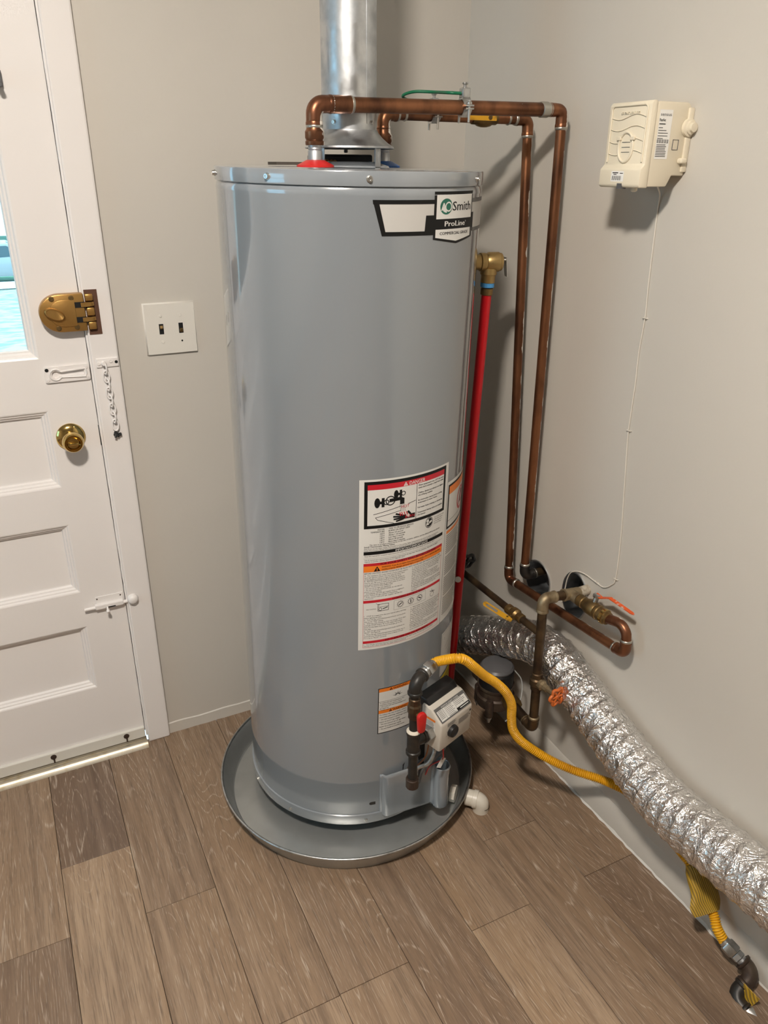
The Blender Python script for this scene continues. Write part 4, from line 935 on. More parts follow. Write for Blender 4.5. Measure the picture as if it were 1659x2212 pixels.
# tubes and wires under the valve
def flex(name, pts, r, mat, amp=0.0, pitch=0.003, parent=None, step=0.004, seg=10):
    P, st = resample(smooth_path(pts, 0.004), pitch/3 if amp else step)
    return obj(name, sweep(P, (lambda i, a: r+amp*(1 if i % 3 == 0 else -0.5)) if amp else r, seg), mat, parent, 60)
flex('pilot_tube', [G(0.330, -0.045, 0.312), G(0.332, -0.048, 0.28), G(0.318, -0.050, 0.24), G(0.284, -0.050, 0.20), G(0.272, -0.045, 0.14)], 0.0042, 'zinc', 0.0007, 0.004, wh)
flex('burner_tube', [G(0.335, -0.015, 0.310), G(0.336, -0.018, 0.28), G(0.316, -0.028, 0.24), G(0.286, -0.03, 0.19), G(0.276, -0.03, 0.14)], 0.0055, 'grey_plastic', 0, 0, wh)
flex('igniter_wire', [G(0.322, -0.055, 0.315), G(0.322, -0.066, 0.275), G(0.300, -0.072, 0.235), G(0.268, -0.062, 0.205), G(0.262, -0.05, 0.16)], 0.0017, 'copper', 0, 0, wh)
flex('sensor_wire', [G(0.340, -0.030, 0.312), G(0.350, -0.036, 0.28), G(0.336, -0.022, 0.245), G(0.300, -0.018, 0.20), G(0.285, -0.016, 0.16)], 0.0015, 'red_plastic', 0, 0, wh)
bm = box((-0.006, -0.0006, -0.014), (0.006, 0.0006, 0.014)); bmesh.ops.rotate(bm, verts=bm.verts, cent=(0, 0, 0), matrix=Matrix.Rotation(0.5, 3, 'Y')); bmesh.ops.translate(bm, verts=bm.verts, vec=G(0.338, -0.026, 0.240)); obj('wire_tag', bm, 'label_white', wh)

# ---- relief valve on the side with its red discharge pipe
tpc = at(1057, 566, 1.635); loc = RT.transposed() @ (tpc-B0); tphi = math.degrees(math.atan2(loc.y, loc.x)); tz = loc.z; trho = math.hypot(loc.x, loc.y)
tv = obj('relief_valve', lathe([(0.016, 0), (0.016, trho-TR-0.022), (0.019, trho-TR-0.021), (0.019, trho-TR-0.010), (0.0175, trho-TR-0.008), (0.0205, trho-TR-0.002), (0.0205, trho-TR+0.020), (0.0185, trho-TR+0.0215), (0.0185, trho-TR+0.026), (0.012, trho-TR+0.027)], cyl(tphi, TR, tz), cdir(tphi), 24), 'brass_cast', wh, 35, 'brass pressure relief valve')
dn = (at(980, 1345, 2.035)-at(1048, 620, 1.642)).normalized()
vb = tpc+Vector((0, 0, -0.012))
obj('valve_outlet', lathe([(0.017, 0), (0.018, 0.012), (0.0155, 0.016), (0.0155, 0.030)], vb, dn, 24), 'brass_cast', tv, 35)
obj('thread_tape', lathe(cyl_prof(0.0150, 0.030, 0.040, 0.001), vb, dn, 24), 'blue_tape', tv, 35)
obj('clamp_band', lathe(cyl_prof(0.0135, 0.042, 0.056, 0.0005), vb, dn, 24), 'brass_dull', tv, 35)
ld = cdir(tphi); lv0 = cyl(tphi, trho+0.034, tz+0.010); sd = ld.cross(Vector((0, 0, 1))).normalized()
bm = prism([lv0+sd*0.010, lv0-sd*0.010, lv0-sd*0.008+ld*0.006+Vector((0, 0, -0.040)), lv0+sd*0.006+ld*0.006+Vector((0, 0, -0.040))], ld, 0.0016); add_lathe(bm, cyl_prof(0.003, -0.004, 0.004), lv0+Vector((0, 0, -0.006)), ld, 10)
obj('test_lever', bm, 'steel_screw', tv)
dp0 = vb+dn*0.050; k_end = (0.12-dp0.z)/dn.z
dp = obj('discharge_pipe', sweep([dp0, dp0+dn*k_end], 0.0112, 20), 'red_pipe', wh, 40, 'bright red discharge pipe leaning along the tank')
cl = at(986, 1251, 1.98); 
obj('pipe_clip', lathe([(0.0, 0), (0.008, 0), (0.008, 0.003), (0, 0.004)], dp0+dn*((cl.z-dp0.z)/dn.z)+Vector((-0.010, -0.008, 0)), (-0.5, -0.86, 0.1), 14), 'label_white', dp, 40)

# ---- top of the heater: nipples, collars, draft hood
HOT = Vector((-0.5875, -0.4365, 0)); COLD = Vector((-0.393, -0.322, 0)); TOPZ = ZT+0.0015
for c, m, nm, nn in ((HOT, 'red_plastic', 'red plastic collar', 'hot_nipple'), (COLD, 'blue_plastic', 'blue plastic collar', 'cold_nipple')):
    nz = obj(nn, lathe([(0.0131, 0), (0.0131, 0.026), (0.0118, 0.028), (0.0125, 0.030), (0.0118, 0.032), (0.0125, 0.034), (0.0125, 0.040)], (c.x, c.y, TOPZ-0.002), (0, 0, 1), 24), 'galv', wh, 35)
    obj('nipple_collar', lathe([(0.034, -0.002), (0.034, 0.001), (0.024, 0.006), (0.016, 0.010), (0.0135, 0.010)], (c.x, c.y, TOPZ), (0, 0, 1), 32), m, nz, 35, nm)
FX = W(0, 0, ZT); 
obj('flue_collar', lathe([(0.078, 0), (0.075, 0.004), (0.052, 0.011), (0.050, 0.011), (0.050, 0.003)], (FX.x, FX.y, TOPZ-0.003), (0, 0, 1), 48), 'tank_paint', wh, 30)
bm = box((FX.x-0.072, FX.y+0.085, TOPZ), (FX.x+0.058, FX.y+0.125, TOPZ+0.022), 0.004); add_lathe(bm, cyl_prof(0.004, 0, 0.006, 0.001), (FX.x+0.005, FX.y+0.1, TOPZ+0.025), (0, 0, 1), 10)
bmesh.ops.rotate(bm, verts=bm.verts, cent=(FX.x, FX.y+0.105, 0), matrix=Matrix.Rotation(-0.30, 3, 'Z')); bmesh.ops.translate(bm, verts=bm.verts, vec=(0.028, -0.01, 0))
obj('junction_cover', bm, 'black_plastic', wh, None, 'low black cover behind the flue')
bm = bmesh.new()
for k in range(9): add_lathe(bm, [(0.0, -0.004), (0.005, 0), (0.003, 0.004)], (FX.x-0.038+0.0035*k, FX.y+0.052+0.003*math.sin(k*2), TOPZ+0.006+0.002*math.cos(k*3)), (math.sin(k), 0.3, 1), 7)
obj('foam_scrap', bm, 'foam', wh, None, 'bits of orange insulation foam')
bm = prism([Vector((x, y, TOPZ+0.0015)) for x, y in ((-0.585, -0.432), (-0.650, -0.402), (-0.660, -0.384), (-0.645, -0.382), (-0.60, -0.40))], (0, 0, 1), 0.005); obj('rating_tab', bm, 'cardboard', wh, None, 'dark flat tab lying on the lid')
HZ0, HZ1 = 1.5430, 1.5720
hood = obj('draft_hood', lathe([(0.0845, HZ0-0.003), (0.0855, HZ0-0.002), (0.0845, HZ0+0.001), (0.074, HZ0+0.007), (0.063, HZ0+0.016), (0.055, HZ1-0.004), (0.0535, HZ1), (0.0525, HZ1), (0.052, HZ0+0.020), (0.060, HZ0+0.012), (0.080, HZ0-0.001)], (FX.x, FX.y, 0), (0, 0, 1), 64, (False, False)), 'galv', wh, 35, 'flared galvanised draft hood on four legs')
for a in (-72, 22, 112, 205):
    d = Vector((math.cos(math.radians(a)), math.sin(math.radians(a)), 0)); s = Vector((-d.y, d.x, 0)); c = Vector((FX.x, FX.y, TOPZ-0.001))+d*0.078
    bm = prism([c-s*0.0065, c+s*0.0065, c+s*0.0065+Vector((0, 0, HZ0-TOPZ)), c-s*0.0065+Vector((0, 0, HZ0-TOPZ))], d, 0.0012); add_box(bm, c+Vector((-0.001, -0.001, 0.008))-s*0.001, c+Vector((0.001, 0.001, 0.026))+s*0.001)
    obj('hood_leg', bm, 'galv', hood)

# ================================================================== VENT PIPE
vp = thing('vent_pipe', (FX.x, FX.y, HZ1-0.004), 'round galvanised flue pipe rising from the heater to the ceiling', 'vent pipe')
bm = bmesh.new(); seg = 64; rings = []
zs = [HZ1-0.003]+[HZ1+0.004+0.012*i for i in range(int((CEIL-HZ1)/0.012))]+[CEIL]
for z in zs:
    rings.append([Vector((FX.x+(0.0516+0.0004*noise.noise(Vector((math.cos(2*math.pi*i/seg)*2, math.sin(2*math.pi*i/seg)*2, z*6))))*math.cos(2*math.pi*i/seg), FX.y+(0.0516+0.0004*noise.noise(Vector((math.cos(2*math.pi*i/seg)*2, math.sin(2*math.pi*i/seg)*2, z*6))))*math.sin(2*math.pi*i/seg), z)) for i in range(seg)])
add_rings(bm, rings, False, False); obj('vent_duct', bm, 'galv', vp, 60)
sa = math.radians(-72); d = Vector((math.cos(sa), math.sin(sa), 0)); s = Vector((-d.y, d.x, 0))
obj('vent_seam', prism([Vector((FX.x, FX.y, HZ1+0.010))+d*0.0512-s*0.003, Vector((FX.x, FX.y, HZ1+0.010))+d*0.0512+s*0.003, Vector((FX.x, FX.y, CEIL))+d*0.0512+s*0.003, Vector((FX.x, FX.y, CEIL))+d*0.0512-s*0.003], d, 0.0011), 'galv', vp)
for a in (-60, -148, 40): 
    d = Vector((math.cos(math.radians(a)), math.sin(math.radians(a)), 0)); obj('vent_screw', screw_bm(Vector((FX.x, FX.y, HZ1+0.012))+d*0.0515, d, 0.0035, 0.003), 'steel_screw', vp)

# ================================================================== COPPER LINES
R1, R34 = 0.0130, 0.0108
X_, Y_, Z_ = Vector((1, 0, 0)), Vector((0, 1, 0)), Vector((0, 0, 1))
hp = thing('hot_water_pipe', (HOT.x, HOT.y, TOPZ+0.05), 'copper pipe from the red collar over the heater and down into the wall hole', 'pipe')
HZ = 1.6095; hTop = Vector((-0.040, -0.4365, 1.6175)); hBot = Vector((-0.040, -0.453, 0.553))
zc0 = TOPZ+0.034
obj('female_adapter', lathe([(0.0165, 0), (0.0172, 0.002), (0.0172, 0.006), (0.0155, 0.008), (0.0175, 0.012), (0.0175, 0.022), (0.0150, 0.026), (0.0140, 0.034), (0.0152, 0.040)], (HOT.x, HOT.y, zc0), (0, 0, 1), 24), 'copper', hp, 30)
hc = Vector((HOT.x, HOT.y, HZ)); dh = (hTop-hc).normalized()
pipe('riser', (HOT.x, HOT.y, zc0+0.03), (HOT.x, HOT.y, HZ-0.024), R1, 'copper', hp)
elbow('elbow', hc, Z_, dh, R1+0.0016, 0.016, 'copper_dark', hp, 0.018, 0.0010, 'solder')
obj('coupling', lathe([(R1+0.0002, 0), (R1+0.0022, 0.001), (R1+0.0022, 0.040), (R1+0.0002, 0.042)], hc+dh*0.030, dh, 24), 'copper', hp, 35)
obj('solder_band', lathe([(R1+0.0018, 0), (R1+0.0026, 0.001), (R1+0.0012, 0.0045), (R1, 0.006)], hc+dh*0.070, dh, 24), 'solder', hp, 40)
pipe('cross_pipe', hc+dh*0.02, hTop-dh*0.02, R1, 'copper', hp)
obj('reducer', lathe([(R1, 0), (R1+0.0018, 0.001), (R1+0.0018, 0.016), (R1-0.0005, 0.022), (R1-0.0005, 0.026)], hTop-dh*0.056, dh, 24), 'solder', hp, 35)
dv = (hBot-hTop).normalized()
elbow('elbow', hTop, dh, dv, R34+0.0017, 0.014, 'copper_dark', hp, 0.018, 0.0008, 'solder')
pipe('drop_pipe', hTop+dv*0.02, hBot-dv*0.02, R34, 'copper', hp)
elbow('elbow', hBot+dv*0.016, dv, X_, R34+0.0017, 0.016, 'black_iron', hp, 0.016, 0.0008, 'solder')
pipe('wall_stub', hBot+dv*0.016+X_*0.02, Vector((0.054, hBot.y, (hBot+dv*0.016).z)), R34, 'old_pipe', hp)

cp = thing('cold_water_pipe', (COLD.x, COLD.y, TOPZ+0.05), 'copper pipe from the blue collar down the wall to the valve with the orange lever', 'pipe')
cc = Vector((COLD.x, COLD.y, 1.6055)); cTop = Vector((-0.040, -0.320, 1.6050)); cBot = Vector((-0.040, -0.388, 0.512))
obj('female_adapter', lathe([(0.0165, 0), (0.0172, 0.002), (0.0172, 0.006), (0.0155, 0.008), (0.0175, 0.012), (0.0175, 0.022), (0.0150, 0.026), (0.0140, 0.034), (0.0150, 0.036)], (COLD.x, COLD.y, zc0), (0, 0, 1), 24), 'copper', cp, 30)
pipe('riser', (COLD.x, COLD.y, zc0+0.03), (COLD.x, COLD.y, cc.z-0.02), R34+0.0012, 'copper', cp)
dc = (cTop-cc).normalized()
elbow('elbow', cc, Z_, dc, R34+0.0022, 0.015, 'copper', cp, 0.014, 0.0008, 'solder')
vq = cc+dc*0.212
pipe('cross_pipe', cc+dc*0.02, vq, R34, 'copper', cp)
pipe('cross_pipe', vq+dc*0.05, cTop-dc*0.015, R34, 'copper', cp)
obj('solder_band', lathe([(R34+0.0010, 0), (R34+0.0022, 0.001), (R34+0.0022, 0.002), (R34+0.0010, 0.005)], cTop-dc*0.055, dc, 20), 'solder', cp, 40)
obj('solder_band', lathe([(R34+0.0010, 0), (R34+0.0022, 0.001), (R34+0.0022, 0.002), (R34+0.0010, 0.005)], cc+dc*0.045, dc, 20), 'solder', cp, 40)
bv = obj('shutoff_valve', lathe([(0.0125, 0), (0.0135, 0.002), (0.0135, 0.012), (0.0165, 0.016), (0.0185, 0.026), (0.0185, 0.036), (0.0165, 0.046), (0.0135, 0.050), (0.0135, 0.060), (0.0125, 0.062)], vq-dc*0.005, dc, 18), 'brass_dull', cp, 40, 'brass ball valve with yellow lever')
sd = Vector((0, -1, 0))
bm = bmesh.new(); add_lathe(bm, cyl_prof(0.006, 0.010, 0.026, 0.001), vq+dc*0.026, sd, 12); obj('valve_stem', bm, 'brass_dull', bv, 40)
bm = bmesh.new(); lp = vq+dc*0.036+sd*0.024; add_rings(bm, [[lp+dc*a+Vector((0, q, r)) for q, r in ((-0.0015, -0.0065), (-0.0015, 0.0065), (0.0015, 0.0065), (0.0015, -0.0065))] for a in (0.006, -0.012, -0.030, -0.060)]); bmesh.ops.recalc_face_normals(bm, faces=bm.faces)
obj('valve_lever', bm, 'yellow_paint', bv, None, 'yellow lever')
dw = (cBot-cTop).normalized()
elbow('elbow', cTop, dc, dw, R34+0.0017, 0.014, 'copper', cp, 0.018, 0.0008, 'solder')
pipe('drop_pipe', cTop+dw*0.02, cBot-dw*0.02, R34, 'copper', cp)
c3 = hit(1350, 1412, 0, -0.040)
c2 = cBot+dw*0.016; dl = (c3-c2).normalized()
elbow('elbow', c2, dw, dl, R34+0.0017, 0.016, 'copper_dark', cp, 0.018, 0.0008, 'solder')
pipe('wall_run', c2+dl*0.02, c3-dl*0.02, R34, 'copper', cp)
tee = hit(1233, 1283, 0, -0.050); vend = hit(1312, 1336, 0, -0.044); dval = (vend-tee).normalized()
c4 = Vector((c3.x, 0, 0)); c4 = hit(1356, 1352, 0, -0.040)
du = (c4-c3).normalized()
elbow('elbow', c3, dl, du, R34+0.0017, 0.015, 'copper_dark', cp, 0.016, 0.0008, 'solder')
db = (vend-c4).normalized()
bm = sweep([c3+du*0.014] + arc_pts(c4, du, db, 0.032, 11) + [vend], R34+0.0005, 20); obj('return_bend', bm, 'copper_dark', cp, 50)
obj('paint_patch', lathe([(R34+0.0007, 0), (R34+0.0013, 0.001), (R34+0.0013, 0.010), (R34+0.0007, 0.012)], c3+du*0.016, du, 18), 'white_paint', cp, 40)
pv = obj('isolation_valve', lathe([(0.0135, 0.0), (0.0150, 0.002), (0.0150, 0.016), (0.0135, 0.018), (0.0150, 0.024), (0.0180, 0.030), (0.0180, 0.052), (0.0165, 0.056), (0.0185, 0.060), (0.0185, 0.066), (0.0170, 0.068), (0.0170, 0.086), (0.0150, 0.088), (0.0150, 0.094), (0.0125, 0.096)], vend-dval*0.092, dval, 22), 'brass_dull', cp, 35, 'brass ball valve with orange lever')
obj('union_ring', lathe([(0.0150, 0), (0.0182, 0.001), (0.0182, 0.008), (0.0150, 0.009)], vend-dval*0.014, dval, 22), 'brass_bright', pv, 35)
sp = vend-dval*0.048; up2 = (Vector((0.30, 0, 1))-dval*Vector((0.30, 0, 1)).dot(dval)).normalized()
bm = lathe(cyl_prof(0.0065, 0.010, 0.034, 0.001), sp, up2, 12); hexnut(bm, sp+up2*0.028, up2, 0.010, 0.008); obj('valve_stem', bm, 'zinc', pv, 35)
h0 = sp+up2*0.034; h1 = hit(1318, 1292, 0, -0.034); h2 = hit(1370, 1328, 0, -0.030)
side = Vector((1, 0, 0.15)).normalized(); bm = bmesh.new(); rings = []
ld = (h2-h1).normalized(); nn = ld.cross(side).normalized()
for pt, wd in ((h0-ld*0.006, 0.006), (h0+ld*0.012, 0.005), (h1, 0.0045), (h2-ld*0.008, 0.004), (h2, 0.002)): rings.append([pt-side*wd-nn*0.001, pt+side*wd-nn*0.001, pt+side*wd+nn*0.001, pt-side*wd+nn*0.001])
add_rings(bm, rings); bmesh.ops.recalc_face_normals(bm, faces=bm.faces); obj('valve_lever', bm, 'red_handle', pv, None, 'chipped orange lever')

# ---- ground clamps and the green bonding wire
def clamp(center, d, lab, r, screws):
    t = thing('ground_clamp', center-Z_*0.02, lab, 'clamp')
    s = d.cross(Z_).normalized()
    for up in (1, -1):
        bm = bmesh.new(); pts = []
        prof = [(-0.021, 0.004), (-0.015, 0.004), (-0.006, r+0.0035), (0.006, r+0.0035), (0.015, 0.004), (0.021, 0.004)]
        inn = [(0.021, 0.001), (0.0145, 0.001), (0.0055, r+0.0005), (-0.0055, r+0.0005), (-0.0145, 0.001), (-0.021, 0.001)]
        bm = prism([center-d*0.009+s*a+Z_*b*up for a, b in prof+inn], d, 0.018); obj('jaw', bm, 'zinc', t)
    for q in (-0.0178, 0.0178):
        bm = bmesh.new(); add_lathe(bm, cyl_prof(0.0024, -0.026, 0.012), center+s*q, Z_, 10); add_lathe(bm, [(0.0055, 0.005), (0.0055, 0.008), (0.003, 0.0095)], center+s*q, Z_, 12)
        obj('clamp_screw', bm, 'steel_screw', t, 40)
    bm = box(center+Vector((-0.009, -0.008, r+0.002)), center+Vector((0.009, 0.008, r+0.021)), 0.003); add_lathe(bm, [(0.003, 0), (0.003, 0.006), (0.0055, 0.007), (0.0055, 0.010)], center+Z_*(r+0.020), Z_, 12); obj('wire_lug', bm, 'zinc', t)
    return center+Z_*(r+0.011)
k1 = hc+dh*((hit(1003, 232, 1, hc.y).x-hc.x)/dh.x); k2 = cc+dc*((hit(937, 255, 1, cc.y).x-cc.x)/dc.x)
l1 = clamp(k1, dh, 'zinc ground clamp on the front copper cross pipe', R1, 2)
l2 = clamp(k2, dc, 'zinc ground clamp on the rear copper cross pipe behind the front one', R34, 2)
gw = smooth_path([l1, l1+Vector((-0.03, 0.012, 0.001)), at(940, 199, 1.52), at(895, 198, 1.535), at(870, 207, 1.55), at(886, 218, 1.57), l2+Vector((-0.02, -0.004, 0.0)), l2], 0.004)
tag(obj('ground_wire', sweep(gw, 0.0029, 12), 'green_wire', None, 60), 'green bonding wire looping between the two pipe clamps', 'wire')

# ================================================================== OLD SUPPLY PIPE AND WATER METER
SX = -0.134; R_s = 0.0112
sp_ = thing('supply_pipe', (SX, -0.66, 0.22), 'old brown supply pipe rising in front of the silver duct to the wall hole', 'pipe')
s_top = hit(1174, 1293, 0, SX); s_bot = hit(1156, 1578, 0, SX); s_bot.y = s_top.y-0.012
dvs = (s_bot-s_top).normalized()
t_w = Vector((0.05, tee.y+0.006, s_top.z+0.004)); dt = (Vector((tee.x, tee.y, s_top.z+0.006))-s_top).normalized()
teec = Vector((tee.x, tee.y, tee.z)); dt = (teec-s_top).normalized()
elbow('elbow', s_top, -dvs, dt, R_s+0.0025, 0.015, 'old_fitting', sp_, 0.020, 0.0010)
pipe('tee_run', s_top+dt*0.03, teec, R_s, 'old_pipe', sp_)
bm = sweep([teec-dt*0.022, teec+dt*0.024], R_s+0.0028, 20); add_sweep(bm, [teec, teec+dval*0.028], R_s+0.0028, 20); obj('tee', bm, 'old_fitting', sp_, 40)
obj('tee_lip', lathe([(R_s, 0), (R_s+0.004, 0.0005), (R_s+0.004, 0.004), (R_s, 0.005)], teec-dt*0.024, dt, 20), 'old_fitting', sp_, 40)
pipe('wall_stub', teec+dt*0.02, Vector((0.053, teec.y-0.004, teec.z+0.006)), R_s+0.001, 'crust', sp_, 20, 'pale crusted stub entering the wall')
pipe('vertical_pipe', s_top+dvs*0.03, s_bot-dvs*0.02, R_s, 'old_pipe', sp_)
dm = Vector((0.06, 1, 0.02)).normalized()
elbow('elbow', s_bot, dvs, dm, R_s+0.0022, 0.014, 'old_pipe', sp_, 0.018, 0.0010, 'old_fitting')
m0 = s_bot+dm*0.030; m1 = s_bot+dm*0.095
pipe('meter_tail', m0, m1, R_s+0.002, 'old_pipe', sp_)
gcen = hit(1165, 1477, 0, SX); gcen = s_top+dvs*((gcen.z-s_top.z)/dvs.z)
gv = obj('gate_valve', lathe([(R_s+0.0005, -0.026), (R_s+0.003, -0.024), (R_s+0.003, -0.012), (0.0175, -0.008), (0.0175, 0.008), (R_s+0.003, 0.012), (R_s+0.003, 0.022), (R_s+0.0005, 0.024)], gcen, dvs, 12), 'old_pipe', sp_, 30, 'corroded gate valve with orange handwheel')
gd = ((CAM-gcen).normalized()*0.70+(RIGHT*0.80-UP*0.60).normalized()*0.71).normalized()
ge = gcen+gd*0.034
obj('bonnet', lathe([(0.011, 0), (0.0135, 0.008), (0.0135, 0.016), (0.009, 0.020), (0.009, 0.032), (0.006, 0.034), (0.006, 0.068)], gcen+gd*0.006, gd, 8), 'old_fitting', gv, 30)
wc = gcen+gd*0.072; wx, wy, wz = basis(gd); P = []
for i in range(49):
    a = 2*math.pi*i/48; r = 0.0200+0.0030*math.cos(6*a); P.append(wc+wx*r*math.cos(a)+wy*r*math.sin(a))
bm = sweep(P, 0.0040, 8, (False, False))
for k in range(3):
    a = math.pi*k/3; add_sweep(bm, [wc+wx*0.018*math.cos(a)+wy*0.018*math.sin(a), wc-wx*0.018*math.cos(a)-wy*0.018*math.sin(a)], 0.003, 8)
add_lathe(bm, cyl_prof(0.006, -0.004, 0.004, 0.001), wc, gd, 12)
obj('handwheel', bm, 'orange_paint', gv, 60, 'orange handwheel')
# branch running back toward the corner with yellow lever
bj = s_top+dvs*((hit(1163, 1366, 0, SX).z-s_top.z)/dvs.z); bk_ = hit(1002, 1238, 0, SX); dbk = (bk_-bj).normalized(); bfar = bk_+dbk*0.06
pipe('branch_pipe', bj, bfar, 0.0090, 'old_pipe', sp_)
vc = bj+dbk*((hit(1112, 1337, 0, SX).y-bj.y)/dbk.y)
yv = obj('branch_valve', lathe([(0.0095, -0.030), (0.0125, -0.028), (0.0125, -0.016), (0.0110, -0.012), (0.0155, -0.006), (0.0155, 0.008), (0.0115, 0.014), (0.0130, 0.018), (0.0130, 0.030), (0.0095, 0.032)], vc, dbk, 10), 'brass_dull', sp_, 30, 'brass ball valve with yellow lever')
y1, y0 = hit(1048, 1304, 0, SX-0.030), hit(1098, 1336, 0, SX-0.026)
ldr = (y1-y0).normalized(); thn = (CAM-y0).normalized(); thn = (thn-ldr*thn.dot(ldr)).normalized(); upv = thn.cross(ldr)
def lever_holes():
    L = (y1-y0).length+0.006; o2 = [(-0.012, -0.004), (0.0, -0.006), (L*0.5, -0.0065), (L*0.93, -0.0065), (L, -0.003), (L, 0.003), (L*0.93, 0.0065), (L*0.5, 0.0065), (0, 0.006), (-0.012, 0.004)]
    h = [(L*0.42, -0.003), (L*0.86, -0.003), (L*0.92, 0), (L*0.86, 0.003), (L*0.42, 0.003)]
    bm = holed_wall(o2, [h], 0.003)
    for v in bm.verts: v.co = y0+ldr*v.co.x+upv*v.co.y+thn*v.co.z
    obj('valve_lever', bm, 'yellow_paint', yv, None, 'yellow lever with a slot')
lever_holes()
pipe('lever_stem', vc, y0+ldr*0.004, 0.005, 'brass_dull', yv, 10)
bw = bk_+dbk*0.004+Vector((0.008, -0.004, 0.034)); P = []
for i in range(33):
    a = 2*math.pi*i/32; r = 0.022+0.002*math.cos(6*a); P.append(bw+Vector((r*math.cos(a), -0.35*r*math.sin(a), r*math.sin(a))))
bm = sweep(P, 0.0045, 8, (False, False)); add_sweep(bm, [bk_+dbk*0.012, bw], 0.006, 8); add_sweep(bm, [P[0], P[16]], 0.004, 8); add_sweep(bm, [P[8], P[24]], 0.004, 8)
obj('rear_handwheel', bm, 'black_plastic', sp_, 60, 'black handwheel behind the heater')

# water meter under the duct
mc = hit(1083, 1500, 0, -0.130); mc = Vector((m1.x+0.004, m1.y+0.085, m1.z-0.006))
wm = thing('water_meter', mc-Vector((0, 0, 0.085)), 'bronze water meter with black register under the silver duct', 'water meter')
obj('meter_union', lathe([(0.020, 0), (0.024, 0.002), (0.024, 0.022), (0.018, 0.024), (0.018, 0.040)], m1-dm*0.010, dm, 8), 'brass_dull', wm, 30)
obj('meter_body', lathe([(0.022, -0.050), (0.040, -0.048), (0.050, -0.040), (0.052, -0.030), (0.052, -0.012), (0.047, -0.008), (0.046, 0.012), (0.050, 0.014), (0.050, 0.020)], mc, Z_, 36), 'brown_iron', wm, 35)
obj('meter_inlet', lathe([(0.020, 0), (0.020, 0.02), (0.026, 0.022), (0.026, 0.040), (0.014, 0.041), (0.014, 0.075)], mc+dm*0.045, dm, 20), 'brown_iron', wm, 35)
for a in (-140, -60, 30, 120):
    d = Vector((math.cos(math.radians(a)), math.sin(math.radians(a)), 0))
    bm = lathe([(0.009, -0.058), (0.011, -0.054), (0.011, -0.012), (0.008, -0.006)], mc+d*0.050, Z_, 10); obj('flange_lug', bm, 'brown_iron', wm, 40)
    bm = lathe([(0.004, -0.076), (0.0045, -0.074), (0.0045, -0.058)], mc+d*0.050, Z_, 8); hexnut(bm, mc+d*0.050-Z_*0.066, Z_, 0.008, 0.007); obj('flange_bolt', bm, 'zinc', wm, 30)
rg_ = obj('register', lathe([(0.044, 0.016), (0.046, 0.018), (0.046, 0.062), (0.043, 0.066), (0.0, 0.067)], mc, Z_, 36), 'black_plastic', wm, 35)
obj('register_lid', lathe([(0.030, 0.067), (0.044, 0.068), (0.045, 0.073), (0.040, 0.079), (0.024, 0.083), (0.0, 0.084)], mc, Z_, 36), 'grey_plastic', rg_, 35, 'grey hinged register lid')
mw = smooth_path([mc+Vector((0.040, -0.022, 0.062)), mc+Vector((0.058, -0.035, 0.030)), mc+Vector((0.045, -0.055, -0.010)), mc+Vector((0.018, -0.062, -0.050)), mc+Vector((-0.004, -0.060, -0.066))], 0.006)
obj('register_wire', sweep(mw, 0.0018, 8), 'wire_grey', wm, 60, 'thin grey wire')

# ================================================================== DRYER DUCT
dpts = [(-0.100, -0.035, 0.165), (-0.092, -0.12, 0.19), (-0.082, -0.22, 0.232), (-0.070, -0.415, 0.335), (-0.062, -0.53, 0.388), (-0.061, -0.63, 0.402), (-0.061, -0.72, 0.375), (-0.061, -0.83, 0.332), (-0.066, -1.015, 0.284), (-0.066, -1.175, 0.288), (-0.066, -1.30, 0.297), (-0.066, -1.60, 0.30), (-0.066, -1.95, 0.30)]
P, stp = resample(smooth_path(dpts, 0.01), 0.0034); DR = 0.0545; PIT = 0.034
def drad(i, a):
    ph = (i*stp/PIT - a/(2*math.pi)) % 1.0; q = P[i]
    sag = math.sin(math.pi*ph); wire = math.exp(-((ph if ph < 0.5 else 1-ph)/0.055)**2)
    cr = noise.noise(Vector((q.x*0+a*3.1, i*stp*38, math.sin(a)*3)))+0.7*abs(noise.noise(Vector((math.cos(a)*7, math.sin(a)*7, i*stp*95))))
    cr2 = abs(noise.noise(Vector((math.cos(a)*16+9, math.sin(a)*16, i*stp*210))))
    turn = math.floor(i*stp/PIT - a/(2*math.pi))
    cr3 = abs(noise.noise(Vector((a*7+ph*1.5, turn*3.7, 4.0))))
    return DR + 0.0055*max(0.0, min(1.0, (-q.y-0.70)/0.5)) + 0.0020*wire - 0.0030*sag*cr3*1.4 - 0.0018*sag*(0.7+0.4*math.sin(a*2+i*0.01)) + sag*(0.0018*cr - 0.0012*cr2)
bm = sweep(P, drad, 150, (True, True))
tag(obj('dryer_duct', bm, 'foil', None, 50), 'crinkled silver foil flexible duct along the wall', 'duct')

